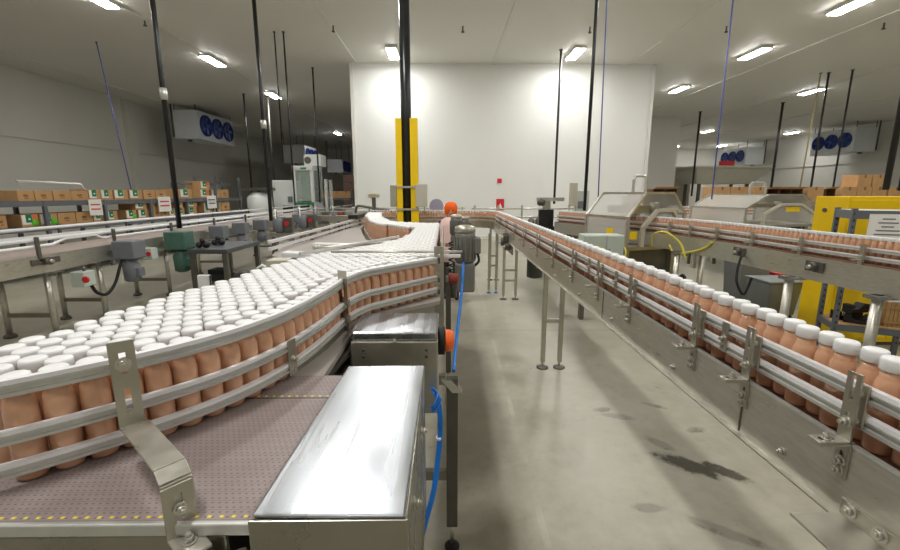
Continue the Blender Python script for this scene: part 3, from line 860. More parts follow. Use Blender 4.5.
# blue hoses
o = MB().tube([(.115, 2.62, 1.47), (.108, 2.55, 1.42), (.09, 2.4, 1.28), (.06, 2.2, 1.12), (.04, 1.96, 1.04)], .0085, 8, 6).build('air_hose', 'blue')
tag(o, 'bright blue air hose dropping from the large gearmotor', 'hose')
bh = thing('hose_bundle', 'bundle of blue hoses hanging at the right side of the polished cover', 'hose', (-.03, 1.5, 1.0))
for k, (dx, dz) in enumerate(((0, 0), (.007, .004), (-.006, .006), (.003, -.006))):
    MB().tube([(-.052 + dx, 1.56, 1.14 + dz), (-.035 + dx, 1.52, 1.13 + dz), (-.022 + dx, 1.50, 1.07), (-.022 + dx, 1.48, .98), (-.03 + dx, 1.46, .90), (-.045 + dx, 1.42, .80), (-.075 + dx, 1.38, .70), (-.10 + dx, 1.34, .62)], .0042, 6, 5).build('hose', 'blue', bh)
for k in range(3):
    MB().tube([(-.05, 1.54, 1.155), (-.03 + .006 * k, 1.50, 1.15 - .012 * k), (-.045, 1.47, 1.115 - .01 * k), (-.055, 1.5, 1.10)], .004, 6, 6).build('loop', 'blue', bh)
MB().lathe([(.012, 0), (.013, .006), (.012, .012)], (-.025, 1.485, .97), 12).build('cable_tie', 'white_plastic', bh)

# ------------------------------------------------------------------ long right conveyor
rcv = thing('long_conveyor', 'long straight steel conveyor on the right carrying a zigzag line of bottles', 'conveyor', (1.05, 4, 0))
ys = [.30] + list(np.arange(.8, 8.8, .4)) + [8.72]
CL = [(rc_x(y), y) for y in ys]
def off(path, d): return [(x + d, y) for (x, y) in path]
MB().sweep(CL, [(-.062, ZB - .02), (.062, ZB - .02), (.062, ZB), (-.062, ZB)]).build('belt', 'belt_brown', rcv)
c = MB(); c.sweep(CL, [(-.082, 1.155), (-.074, 1.155), (-.074, 1.328), (-.082, 1.328)]); c.sweep(CL, [(-.10, 1.15), (-.074, 1.15), (-.074, 1.155), (-.10, 1.155)])
spn = c.build('near_side_plate', 'steel', rcv)
MB().sweep(CL, [(-.084, 1.328), (-.072, 1.328), (-.072, 1.335), (-.084, 1.335)]).build('wear_edge', 'aluminium', rcv)
MB().sweep(CL, [(.074, 1.155), (.082, 1.155), (.082, 1.333), (.074, 1.333)]).build('far_side_plate', 'steel', rcv)
MB().sweep(CL, [(-.074, 1.16), (.074, 1.16), (.074, 1.17), (-.074, 1.17)]).build('bottom_pan', 'steel_matte', rcv)
near = off(CL, -.047); far = off(CL, .052)
near_r = [(p[0], p[1]) for p in near[::-1]]
for z in (1.468, 1.402):
    guide(rcv, near_r, z, side=1, h=.035)
for z in (1.455, 1.390):
    guide(rcv, far, z, side=1, h=.035)
def conv_bracket(y, w=.034):
    x = rc_x(y) - .086
    b = MB().slotted((x, y, 1.338), (0, 1, 0), (0, 0, 1), w, .165, .005, [(.035, .07, .010), (.10, .16, .010)], (-1, 0, 0)).build('rail_bracket', 'steel_matte', rcv)
    bolt(b, (x - .005, y, 1.385), (-1, 0, 0), .009)
    MB().cyl((x, y, 1.385), (x + .036, y, 1.385), .007, 10).build('standoff', 'steel', b)
    MB().cyl((x, y, 1.452), (x + .036, y, 1.452), .007, 10).build('standoff', 'steel', b)
    MB().box(x + .018, x + .026, y - w * .4, y + w * .4, 1.37, 1.475).build('clamp_block', 'steel_matte', b, .002)
    c = MB(); c.box(x - .075, x, y - w / 2, y - w * .17, 1.337, 1.342); c.box(x - .075, x, y + w * .17, y + w / 2, 1.337, 1.342); c.box(x - .028, x, y - w * .17, y + w * .17, 1.337, 1.342); c.box(x - .075, x - .062, y - w * .17, y + w * .17, 1.337, 1.342)
    c.build('bracket_flange', 'steel', b)
    MB().box(x - .072, x, y - w / 2, y + w / 2, 1.3305, 1.336).build('lower_flange', 'steel', b)
    bolt(b, (x - .045, y, 1.342), (0, 0, 1), .007)
    x2 = rc_x(y) - .083
    lp = MB().slotted((x2, y, 1.245), (0, 1, 0), (0, 0, 1), w, .085, .005, [(.015, .066, .010)], (-1, 0, 0)).build('lower_plate', 'steel_matte', b)
    bolt(lp, (x2 - .005, y, 1.262), (-1, 0, 0), .009); bolt(lp, (x2 - .005, y, 1.285), (-1, 0, 0), .009)
for y in (.885, 1.215, 1.50, 2.08, 2.55, 3.1, 3.7, 4.4, 5.2, 6.0, 6.9, 7.8): conv_bracket(y)
for y in (1.37, 2.33, 2.8): rail_clamp(rcv, (rc_x(y) - .047 , y), (0, -1), 1.368, 1.47, .03)
for y in (1.05, 1.63, 2.3, 2.9, 3.6): bolt(rcv, (rc_x(y) - .082, y, 1.20), (-1, 0, 0), .008)
for yy in (1.22, 2.45): MB().box(rc_x(yy) - .0845, rc_x(yy) - .082, yy - .003, yy + .003, 1.16, 1.333).build('seam', 'steel_dark', rcv)
# gusset plate at the bottom right
g = MB().box(rc_x(.7) - .205, rc_x(.7) - .082, .55, .865, 1.158, 1.165).build('gusset_plate', 'steel', rcv, .002)
gv = MB().box(rc_x(.7) - .089, rc_x(.7) - .082, .55, .865, 1.158, 1.205).build('gusset_upstand', 'steel_matte', g, .002)
for y in (.84, .77, .70, .62): bolt(gv, (rc_x(.7) - .089, y, 1.188), (-1, 0, 0), .011)
MB().box(rc_x(.7) - .17, rc_x(.7) - .11, .60, .66, .0, 1.158).build('leg', 'steel_frame', rcv)
for (yy, dx0, dx1, zt, blue) in ((4.42, .03, .215, 1.16, 0), (7.5, -.02, .2, 1.16, 0), (9.25, -.1, .05, 1.16, 0), (8.0, -.24, -.1, 1.16, 1)):
    xx = rc_x(yy)
    for dx in (dx0, dx1):
        leg(rcv, xx + dx, yy, zt, .045, 'steel_matte', .07, foot='foot_blue' if blue else 'steel_dark', foot_r=.065 if not blue else .04)
    MB().box(xx + dx0, xx + dx1, yy - .012, yy + .012, .52, .56).build('leg_brace', 'steel_matte', rcv)
    MB().box(xx - .08, xx + .24, yy - .02, yy + .02, 1.12, 1.16).build('cross_channel', 'steel_matte', rcv)
    if yy == 7.5: MB().box(xx + dx0, xx + dx1, yy - .012, yy + .012, .33, .37).build('leg_brace', 'steel_matte', rcv)
# bend of the lane at the far end
ARC = [(cx0 + R0 * math.cos(a), cy0 + R0 * math.sin(a)) for a in np.linspace(0, PI / 2, 12)] + [(-1.7, cy0 + R0)]
MB().sweep(ARC, [(-.075, 1.17), (.075, 1.17), (.075, ZB), (-.075, ZB)]).build('far_bend', 'steel_matte', rcv)
for z in (1.42, 1.35):
    MB().sweep(ARC, [(-.055, z - .03), (-.045, z - .03), (-.045, z), (-.055, z)]).build('bend_rail', 'aluminium', rcv)
for x in (-1.4, -.5, .25):
    leg(rcv, x, cy0 + R0, 1.17, .05, 'steel_matte', .08)
# hanging motor and drive under the long conveyor
t = thing('conveyor_motor', 'dark motor hanging under the long right conveyor', 'motor', (1.17, 5.6, .75))
MB().lathe([(.06, .0), (.105, .015), (.105, .28), (.08, .31), (.03, .32)], (1.2, 5.6, .78), 20).build('motor_case', mat('dark_grey_motor', (72, 76, 72), .5, .2, .1, 10), t)
MB().box(1.05, 1.3, 5.52, 5.68, 1.09, 1.155).build('gear_housing', 'steel_dark', t, .01)
t = thing('drive_unit', 'cluster of pulleys and bearings at the joint of the long conveyor', 'drive', (.98, 6.6, 1.1))
for (dy, dz, r) in ((0, .1, .07), (.25, .0, .06), (-.22, -.02, .05)):
    MB().cyl((.90, 6.6 + dy, 1.12 + dz), (.985, 6.6 + dy, 1.12 + dz), r, 18).build('bearing', 'steel_dark', t, .006)
    MB().cyl((.87, 6.6 + dy, 1.12 + dz), (.99, 6.6 + dy, 1.12 + dz), r * .4, 12).build('shaft', 'steel', t)
MB().box(.985, 1.0, 6.2, 7.0, 1.0, 1.16).build('mounting_plate', 'steel_frame', t)

# ------------------------------------------------------------------ second conveyor on the right
sc2 = thing('second_conveyor', 'second bottle conveyor on the right passing in front of the yellow cabinet', 'conveyor', (3.6, 5, 0))
MB().sweep(LANE2, [(-.10, ZB - .02), (.10, ZB - .02), (.10, ZB), (-.10, ZB)]).build('belt', 'belt_brown', sc2)
MB().sweep(LANE2, [(-.125, 1.08), (-.115, 1.08), (-.115, 1.30), (-.125, 1.30)]).build('near_side_plate', 'steel', sc2)
MB().sweep(LANE2, [(.115, 1.08), (.125, 1.08), (.125, 1.30), (.115, 1.30)]).build('far_side_plate', 'steel_matte', sc2)
MB().sweep(LANE2, [(-.115, 1.09), (.115, 1.09), (.115, 1.10), (-.115, 1.10)]).build('bottom_pan', 'steel_matte', sc2)
for z in (1.445, 1.375):
    guide(sc2, offset(LANE2, -.055)[::-1], z, side=1, h=.035); guide(sc2, offset(LANE2, .055), z, side=1, h=.035)
l2 = np.array(LANE2)
def lane_at(y):
    return float(np.interp(y, l2[:, 1], l2[:, 0]))
for y in (3.0, 3.55, 4.15, 4.8, 5.4, 5.9, 6.3):
    x = lane_at(y) - .075
    b = MB().box(x - .03, x - .012, y - .02, y + .02, 1.22, 1.475).build('rail_bracket', 'steel_matte', sc2)
    MB().box(x - .10, x - .02, y - .015, y + .015, 1.335, 1.345).build('bracket_flange', 'steel', b)
    bolt(b, (x - .03, y, 1.37), (-1, 0, 0), .012)
for y, z in ((3.93, 1.215), (4.93, 1.22)):
    x = lane_at(y) - .125
    f = MB().lathe([(.085, 0), (.085, -.012), (.05, -.03), (.03, -.035)], (x, y, z), 4, 'x')
    b = MB().box(x - .012, x, y - .1, y + .1, z - .05, z + .05).build('bearing_flange', 'steel_dark', sc2, .02, 3)
    f.bm.free()
    MB().cyl((x - .05, y, z), (x, y, z), .042, 18).build('bearing', 'steel_dark', b, .006)
    MB().cyl((x - .075, y, z), (x, y, z), .018, 14).build('shaft', 'steel', b)
for (x, y, r) in ((3.42, 4.1, .0), (3.30, 5.95, .0), (3.66, 5.95, 0.), (3.5, 3.3, 0)):
    pp = MB().cyl((x, y, .04), (x, y, 1.09), .038, 14).build('leg', 'steel', sc2)
    MB().lathe([(.07, 0), (.07, .015), (.04, .04)], (x, y, 0), 14).build('foot', 'steel_dark', pp)
    MB().box(x - .07, x + .12, y - .06, y + .06, 1.06, 1.09).build('leg_cap', 'steel_bright', pp)
MB().box(3.30, 3.66, 5.93, 5.97, .3, .35).build('leg_brace', 'steel_matte', sc2)
o = MB().tube([(3.25, 6.1, 1.16), (3.3, 6.0, 1.05), (3.38, 5.7, 1.12), (3.42, 5.5, 1.2), (3.42, 5.4, 1.28)], .016, 8, 5).build('yellow_hose', mat('yellow_hose', (214, 200, 80), .5))
tag(o, 'yellow hose looped under the second conveyor near the guarded machine', 'hose')
for lab_, pp_ in (('thin yellow hose curling over the second conveyor side by the hood', [(3.12, 6.35, 1.12), (3.06, 6.2, 1.30), (3.10, 5.95, 1.36), (3.24, 5.8, 1.22), (3.28, 5.7, 1.02)]), ('yellow hose dropping from the hood down beside the cabinet', [(2.80, 6.55, 1.06), (2.78, 6.45, .98), (2.74, 6.45, .8), (2.68, 6.5, .62)])):
    o = MB().tube(pp_, .014, 8, 5).build('yellow_hose', bpy.data.materials['yellow_hose']); tag(o, lab_, 'hose')
o = MB().tube([(3.44, 4.85, 1.18), (3.38, 4.8, 1.02), (3.36, 4.75, .88), (3.42, 4.7, .76), (3.5, 4.72, .95)], .014, 8, 5).build('black_cable', 'rubber')
tag(o, 'black cable hanging below the bearing of the second conveyor', 'cable')

# guarded machine with clear hood
def hood(name, label, c, L, W, z0, z1, rz, bench):
    t = thing(name, label, 'machine', (c[0], c[1], 0))
    def place(mb): return mb.rot(rz).move((c[0], c[1], 0))
    prof = [(-W / 2, z0), (-W / 2, z0 + (z1 - z0) * .55), (-W * .22, z1), (W * .25, z1), (W / 2, z0 + (z1 - z0) * .6), (W / 2, z0)]
    # clear skin: thin plates along each side of the section
    sk = MB()
    for i in range(len(prof) - 1):
        (x0, a), (x1, b) = prof[i], prof[i + 1]
        sk.hull([(x0, 0, a), (x1, 0, b), (x1, L, b), (x0, L, a), (x0 * .99, 0, a - .006), (x1 * .99, 0, b - .006), (x1 * .99, L, b - .006), (x0 * .99, L, a - .006)])
    place(sk).build('clear_hood', 'guard_clear', t)
    ribs = MB()
    for yy in (0, L):
        for i in range(len(prof) - 1):
            ribs.bar((prof[i][0], yy, prof[i][1]), (prof[i + 1][0], yy, prof[i + 1][1]), .05, .035)
    for (x0, a) in prof: ribs.bar((x0, 0, a), (x0, L, a), .03, .03)
    place(ribs).build('hood_frame', 'steel', t)
    arch = MB()
    pr = [(-W * .28, z0), (-W * .28, z0 + (z1 - z0) * .35), (-W * .05, z0 + (z1 - z0) * .68), (W * .22, z0 + (z1 - z0) * .68), (W * .42, z0 + (z1 - z0) * .35), (W * .42, z0)]
    for i in range(len(pr) - 1): arch.bar((pr[i][0], -.05, pr[i][1]), (pr[i + 1][0], -.05, pr[i + 1][1]), .06, .05)
    place(arch).build('entry_arch', 'beige', t)
    inn = MB(); inn.box(-W * .3, W * .3, L * .3, L * .75, ZB + .26, z1 - .2); inn.cyl((-W * .1, L * .5, ZB + .25), (-W * .1, L * .5, z1 - .06), .12, 16); inn.cyl((W * .2, L * .3, ZB + .25), (W * .2, L * .3, z1 - .15), .08, 14)
    place(inn).build('capping_head', 'steel_matte', t)
    dk = MB(); dk.box(-W / 2 - .03, W / 2 + .03, -.02, L + .02, z0 - .06, z0); place(dk).build('deck', 'steel_matte', t, .005)
    lg = MB()
    for (i, (x, yy)) in enumerate(((-W * .42, .1), (W * .42, .1), (-W * .42, L - .1), (W * .42, L - .1))):
        place(MB().box(x - .04, x + .04, yy - .04, yy + .04, 0, z0 - .06)).build('leg', 'steel_matte', t)
    lg.bm.free()
    place(MB().box(-W * .40, W * .40, .15, L - .1, z0 - .55, z0 - .06)).build('underframe', 'steel_dark', t, .01)
    hd = MB().tube([(-W * .05, L * .5, z1), (-W * .05, L * .5, z1 + .22), (-W * .03, L * .5, z1 + .28), (W * .14, L * .5, z1 + .28), (W * .18, L * .5, z1 + .22), (W * .18, L * .5, z1)], .026, 10)
    place(hd).build('lifting_hoop', 'steel', t)
    return t, place
hm, pl1 = hood('capping_machine', 'machine under a clear hood with two yellow stickers over the second conveyor', (3.36, 6.75), 1.0, 1.14, 1.07, 1.90, .33, 0)
pl1(MB().box(-.578, -.570, .30, .46, 1.22, 1.34)).build('warning_sticker', 'yellow', hm)
pl1(MB().box(-.54, -.40, -.034, -.026, 1.19, 1.31)).build('warning_sticker', 'yellow', hm)
hm2, pl2 = hood('filling_machine', 'machine under a clear hood behind the second conveyor, left of yellow cabinet', (7.45, 9.4), 1.6, 1.9, 1.22, 1.86, .18, 0)
pl2(MB().box(.05, .42, -.04, -.03, 1.50, 1.60)).build('warning_sticker', 'yellow', hm2)
# control cabinet below the hood
t = thing('control_cabinet', 'pale grey green double control cabinet below the clear hood', 'cabinet', (2.31, 6.27, 0))
MB().box(2.02, 2.60, 6.12, 6.42, .70, 1.30).build('cabinet_box', 'case_grey', t, .01)
for x0, x1 in ((2.03, 2.335), (2.345, 2.59)):
    d_ = MB().box(x0, x1, 6.105, 6.12, .72, 1.29).build('cabinet_door', 'case_grey', t, .006)
    MB().box(x0 + .03, x0 + .05, 6.095, 6.105, 1.0, 1.10).build('handle', 'steel_dark', d_)
    if x0 < 2.2: MB().box(x0 + .16, x0 + .24, 6.10, 6.105, 1.07, 1.14).build('warning_sticker', 'yellow', d_)
for x in (2.08, 2.54):
    MB().box(x - .03, x + .03, 6.22, 6.32, 0, .70).build('leg', 'steel_dark', t)
t = thing('warning_post', 'orange post below the second conveyor beside the cabinet', 'post', (3.72, 7.5, 0))
MB().cyl((3.72, 7.5, .03), (3.72, 7.5, 1.0), .035, 12).build('post_tube', 'orange', t); MB().cyl((3.72, 7.5, 0), (3.72, 7.5, .03), .12, 16).build('post_plate', 'steel_dark', t)

# yellow cabinet with open rack
yc = thing('yellow_cabinet', 'tall bright yellow cabinet behind the second conveyor', 'cabinet', (5.4, 5.28, 0))
MB().box(4.79, 6.3, 5.05, 5.52, .05, 1.86).build('cabinet_box', 'yellow', yc, .008)
MB().box(4.80, 5.52, 5.035, 5.05, .10, 1.82).build('cabinet_door', 'yellow', yc, .005)
MB().box(5.55, 6.28, 5.035, 5.05, .10, 1.82).build('cabinet_door', 'yellow', yc, .005)
MB().cyl((4.79, 5.36, 1.69), (4.775, 5.36, 1.69), .028, 14).build('lock', 'steel_dark', yc)
MB().box(4.82, 6.28, 5.08, 5.5, 0, .05).build('plinth', 'steel_dark', yc)
rk = thing('open_rack', 'dark grey open rack standing before the yellow cabinet with a paper notice', 'rack', (4.7, 4.7, 0))
for x in (4.34, 5.06):
    for y in (4.50, 4.92):
        c = MB(); c.box(x - .022, x + .022, y - .022, y + .022, 0, 1.74); pp = c.build('leg', 'rack_grey', rk)
        h_ = MB()
        for k in range(22): h_.box(x - .006, x + .006, y - .0235, y - .022, .2 + k * .07, .225 + k * .07)
        tag(h_.build('slot_row', 'rubber', pp), kind='stuff')
for z, h_ in ((1.63, .09), (.40, .07)):
    MB().box(4.34, 5.06, 4.47, 4.50, z, z + h_).build('beam', 'rack_grey', rk)
    MB().box(4.34, 5.06, 4.92, 4.95, z, z + h_).build('beam', 'rack_grey', rk)
    MB().box(4.32, 4.35, 4.5, 4.92, z, z + h_).build('side_beam', 'rack_grey', rk)
    MB().box(4.35, 5.06, 4.50, 4.92, z + h_ - .015, z + h_).build('shelf_deck', 'card' if z < 1 else 'panel_white', rk)
t = thing('paper_notice', 'white paper notice hung on the upper beam of the open rack', 'notice', (4.62, 4.46, 1.45))
MB().box(4.455, 4.77, 4.455, 4.465, 1.43, 1.685).build('sheet', 'paper', t)
c = MB()
for (a, b, z) in ((4.56, 4.66, 1.63), (4.53, 4.69, 1.59), (4.56, 4.66, 1.55), (4.52, 4.71, 1.51), (4.51, 4.72, 1.47)): c.box(a, b, 4.452, 4.456, z, z + .013)
tag(c.build('text_lines', 'ink', t), kind='stuff')
def black_part(x, y, z, rz, lab):
    t = thing('black_casting', lab, 'machine part', (x, y, z), 'black machine parts on the open rack')
    c = MB(); c.box(-.14, .14, -.05, .05, 0, .05); c.box(-.14, -.08, -.05, .05, .05, .10); c.hull([(-.02, -.05, .05), (.14, -.05, .05), (.14, .05, .05), (-.02, .05, .05), (.04, -.05, .11), (.14, -.05, .09), (.14, .05, .09), (.04, .05, .11)])
    c.rot(rz).move((x, y, z)).build('casting', 'black_paint', t, .008)
black_part(4.53, 4.78, .47, .3, 'black casting at the left of the open rack shelf'); black_part(4.60, 4.62, .47, -.3, 'black casting lying in the middle of the open rack shelf'); black_part(4.58, 4.70, .58, .6, 'black casting lying on top of the other two')
t = thing('wooden_crate', 'slatted wooden crate on the right of the open rack shelf', 'crate', (4.9, 4.7, .47))
c = MB()
for k in range(6): c.box(4.785 + k * .035, 4.815 + k * .035, 4.58, 4.59, .47, .74)
c.box(4.78, 5.0, 4.59, 4.84, .47, .74)
tag(c.build('crate_slats', 'wood', t), kind='stuff'); MB().box(4.775, 5.0, 4.572, 4.58, .51, .54).build('batten', 'wood', t); MB().box(4.775, 5.0, 4.572, 4.58, .67, .70).build('batten', 'wood', t)
o = MB().box(4.79, 4.99, 4.6, 4.82, .742, .90).build('white_carton', 'panel_white', None, .004); tag(o, 'white carton on top of the slatted wooden crate', 'box')

piv = Vector((4.34, 4.5, 0)); RM = Matrix.Translation(piv) @ Matrix.Rotation(-.42, 4, 'Z') @ Matrix.Translation(-piv)
bpy.context.view_layer.update()
for ob in [q for q in COL.objects if q.parent is None and q.get('category') and (q.name.split('.')[0] in ('open_rack', 'paper_notice', 'black_casting', 'wooden_crate', 'white_carton'))]:
    ob.matrix_world = RM @ ob.matrix_world
# grey bins on castors
def bin_(x, y, w, d, h, lab):
    t = thing('grey_bin', lab, 'bin', (x, y, 0), 'grey wheeled bins behind the second conveyor')
    c = MB(); c.hull([(x - w * .42, y - d * .42, .14), (x + w * .42, y - d * .42, .14), (x + w * .42, y + d * .42, .14), (x - w * .42, y + d * .42, .14), (x - w / 2, y - d / 2, h), (x + w / 2, y - d / 2, h), (x + w / 2, y + d / 2, h), (x - w / 2, y + d / 2, h)])
    c.build('tub', 'grey_bin', t, .015); MB().box(x - w / 2 - .02, x + w / 2 + .02, y - d / 2 - .02, y + d / 2 + .02, h, h + .03).build('rim', 'grey_bin', t, .008)
    for sx in (-1, 1):
        for sy in (-1, 1):
            MB().cyl((x + sx * w * .33 - .02, y + sy * d * .33, .07), (x + sx * w * .33 + .02, y + sy * d * .33, .07), .07, 14).build('castor', 'rubber', t)
            MB().box(x + sx * w * .33 - .025, x + sx * w * .33 + .025, y + sy * d * .33 - .02, y + sy * d * .33 + .02, .08, .15).build('castor_fork', 'steel_dark', t)
bin_(5.15, 7.1, .5, .5, .86, 'taller grey wheeled bin at the left of the pair')
bin_(4.9, 6.15, .48, .5, .62, 'shorter grey wheeled bin nearest the round conveyor leg')
t = thing('red_tray', 'red tray rim showing below the second conveyor beside the bins', 'tray', (5.6, 7.0, .3))
MB().box(5.5, 6.1, 6.8, 7.2, 0, .55).build('tray_stand', 'case_grey', t, .01); MB().box(5.48, 6.12, 6.78, 7.22, .55, .60).build('tray_rim', 'red', t, .01)
t = thing('parts_pallet', 'pale pallet with black coiled parts under the second conveyor', 'pallet', (4.3, 7.9, 0))
MB().box(3.95, 4.65, 7.6, 8.2, 0, .14).build('pallet_boards', 'wood', t)
for k in range(3): MB().tube([(4.15 + k * .16 + .0 * a, 7.8 + .09 * math.cos(a), .27 + .11 * math.sin(a)) for a in np.linspace(0, 2 * PI, 20)], .03, 6).build('coil', 'rubber', t)

# ------------------------------------------------------------------ cartons on racks at the right back
def carton_proto(w, d, h, printed, name='carton'):
    o = MB().box(-w / 2, w / 2, -d / 2, d / 2, 0, h).build(name, 'card', None, .004)
    t_ = MB().box(-w / 2 - .001, w / 2 + .001, -.025, .025, h - .06, h + .002).build('tape', 'card_ink', o)
    return o
t = thing('pallet_rack', 'long low rack at the right back carrying rows of cartons', 'rack', (10.5, 13.2, 0))
for x in (6.1, 7.4, 9.0, 10.6, 12.2, 14.4):
    for y in (12.9, 13.7): MB().box(x - .05, x + .05, y - .05, y + .05, 0, 1.36).build('leg', 'rack_grey', t)
MB().box(6.05, 14.45, 12.85, 13.75, 1.36, 1.42).build('shelf_deck', 'steel_dark', t)
MB().box(6.05, 14.45, 12.85, 13.75, .5, .56).build('shelf_deck', 'steel_dark', t)
spec = [('open', 6.25, .36), ('open', 6.62, .36), ('c', 8.1, .5), ('c', 8.61, .5), ('c', 9.32, .36), ('open', 9.72, .36), ('open', 10.09, .36), ('open', 10.46, .34), ('c', 10.95, .5), ('open', 11.5, .3), ('c', 12.0, .45), ('c', 12.46, .45), ('c', 12.92, .45), ('c', 13.42, .5), ('c', 13.93, .45)]
def carton(x, y, z, w, d, h, lab, op=False, grp='cartons on the right back rack'):
    o = thing('carton', lab, 'box', (x, y, z), grp)
    if not op:
        MB().box(x - w / 2, x + w / 2, y - d / 2, y + d / 2, z, z + h).build('carton_body', 'card', o, .005)
        MB().box(x - .03, x + .03, y - d / 2 - .002, y + d / 2, z + h - .1, z + h + .002).build('tape', 'card_ink', o)
    else:
        c = MB(); th = .015
        c.box(x - w / 2, x - w / 2 + th, y - d / 2, y + d / 2, z, z + h); c.box(x + w / 2 - th, x + w / 2, y - d / 2, y + d / 2, z, z + h)
        c.box(x - w / 2 + th, x + w / 2 - th, y - d / 2, y + d / 2, z, z + th); c.box(x - w / 2 + th, x + w / 2 - th, y - d / 2, y + d / 2, z + h - th, z + h); c.box(x - w / 2 + th, x + w / 2 - th, y + d / 2 - th, y + d / 2, z + th, z + h - th)
        c.build('carton_shell', 'card_dark', o)
        MB().hull([(x - w / 2, y - d / 2, z + h), (x + w / 2, y - d / 2, z + h), (x + w / 2, y - d / 2 - .18, z + h + .05), (x - w / 2, y - d / 2 - .18, z + h + .05)] + [(x - w / 2, y - d / 2, z + h + .01), (x + w / 2, y - d / 2, z + h + .01), (x + w / 2, y - d / 2 - .18, z + h + .06), (x - w / 2, y - d / 2 - .18, z + h + .06)]).build('flap', 'card', o)
    return o
nc = no = 0
for (k, X, w) in spec:
    if k == 'open': no += 1; lab = '%s open dark fronted carton from the left on the right back rack' % ordinal(no)
    else: nc += 1; lab = '%s closed tan carton from the left on the right back rack' % ordinal(nc)
    carton(X + w / 2, 13.25, 1.42, w - .01, .6, .66 if k == 'c' else .60, lab, k == 'open')
carton(12.66, 13.25, 2.08, .42, .55, .36, 'tan carton stacked second high over the yellow cabinet, left one')
carton(13.12, 13.25, 2.08, .42, .55, .36, 'tan carton stacked second high over the yellow cabinet, right one')
carton(7.0, 11.4, .95, .6, .4, .4, 'small tan carton low at the white wall corner behind the hood', grp='loose cartons behind the hood')
t = thing('carton_stand', 'low dark stand under the small carton by the white wall corner', 'stand', (7.0, 11.4, 0)); MB().box(6.6, 7.4, 11.1, 11.7, .9, .95).build('stand_deck', 'steel_dark', t)
for x in (6.65, 7.35): MB().box(x - .03, x + .03, 11.37, 11.43, 0, .9).build('leg', 'steel_dark', t)
# far third conveyor with pale red bottles
t = thing('third_conveyor', 'far conveyor of pale red bottles behind the two hooded machines', 'conveyor', (7.4, 11.9, 0))
MB().box(6.1, 8.8, 11.8, 12.0, 1.1, ZB).build('belt_bed', 'panel_white', t)
MB().box(6.1, 8.8, 11.77, 11.78, 1.36, 1.39).build('guide_rail', 'panel_white', t); MB().box(6.1, 8.8, 11.77, 11.78, 1.44, 1.47).build('guide_rail', 'panel_white', t)
for x in (6.2, 7.5, 8.7):
    MB().box(x - .03, x + .03, 11.87, 11.93, 0, 1.1).build('leg', 'steel', t); MB().box(x - .01, x + .01, 11.775, 11.80, 1.1, 1.48).build('rail_post', 'steel', t)
# beige duct and vessel far back right
t = thing('tank_hood', 'long beige hopper far back under the right fan coolers', 'hopper', (18.7, 29.4, 0))
c = MB(); c.hull([(16.6, 28.5, 2.5), (20.4, 28.5, 2.5), (20.4, 30.5, 2.5), (16.6, 30.5, 2.5), (16.2, 28, 3.5), (21.2, 28, 3.5), (21.2, 30.8, 3.5), (16.2, 30.8, 3.5)]); c.build('hopper_shell', 'beige', t, .02)
MB().box(16.1, 21.3, 27.9, 30.9, 3.5, 3.63).build('rim', 'beige', t, .01)
for x in (16.9, 20.1):
    for y in (28.7, 30.3): MB().box(x - .08, x + .08, y - .08, y + .08, 0, 2.5).build('leg', 'steel_dark', t)
MB().box(18.0, 18.9, 28.4, 28.6, 3.63, 3.95).build('red_light_box', 'red', t)
t = thing('storage_silo', 'pale upright tank at far back right beside the white recess wall', 'tank', (17.9, 33.5, 0))
MB().lathe([(.5, .5), (1.0, 1.0), (1.0, 3.4), (.9, 3.7), (.3, 3.9)], (17.9, 33.5, 0), 28).build('tank_shell', 'beige', t)
for a in (0, 1.57, 3.14, 4.71): MB().cyl((17.9 + .8 * math.cos(a), 33.5 + .8 * math.sin(a), 0), (17.9 + .8 * math.cos(a), 33.5 + .8 * math.sin(a), 1.1), .07, 8).build('leg', 'steel_dark', t)
t = thing('green_machine', 'dark blue green machine far back between recess wall and cartons', 'machine', (11.5, 18, 0))
MB().box(11.0, 12.0, 17.6, 18.4, 0, 2.0).build('machine_case', mat('dark_teal', (24, 72, 84), .5), t, .02)
MB().box(11.3, 11.7, 17.56, 17.6, 1.7, 1.9).build('screen', 'green', t)

# ------------------------------------------------------------------ equipment behind the long conveyor, centre right
t = thing('labelling_machine', 'black and grey labelling machine left of the clear hood', 'machine', (2.3, 9.6, 0))
MB().box(2.05, 2.5, 9.3, 9.7, 0, .95).build('pedestal', 'case_grey', t, .01)
MB().box(1.95, 2.75, 9.25, 9.75, .95, 1.02).build('bench', 'black_paint', t, .008)
MB().box(2.02, 2.34, 9.2, 9.3, 1.05, 1.55).build('drive_block', 'black_paint', t, .01)
MB().cyl((2.13, 9.18, 1.30), (2.13, 9.24, 1.30), .10, 18).build('reel', 'black_paint', t, .005)
MB().cyl((2.32, 9.18, 1.12), (2.32, 9.24, 1.12), .08, 18).build('reel', 'rubber', t, .005)
MB().box(2.2, 2.36, 9.6, 9.72, 1.02, 1.75).build('column_arm', 'steel_matte', t)
MB().box(2.05, 2.66, 9.58, 9.66, 1.72, 1.80).build('cross_arm', 'steel', t)
MB().lathe([(.05, 0), (.09, .03), (.09, .12), (.03, .16)], (2.15, 9.62, 1.62), 14).build('sensor_head', 'steel_dark', t)
MB().box(2.78, 2.92, 9.5, 9.66, 1.62, 2.12).build('upright_box', 'beige', t, .006)
MB().box(2.92, 3.2, 9.55, 9.75, 1.5, 1.95).build('operator_panel', 'case_grey', t, .008)
MB().box(2.96, 3.1, 9.54, 9.55, 1.56, 1.72).build('screen', 'ink', t)
MB().box(2.6, 3.3, 9.5, 9.8, 1.02, 1.5).build('machine_body', 'case_grey', t, .01)
MB().box(2.9, 3.25, 9.55, 9.8, 0, 1.02).build('leg', 'steel_dark', t)
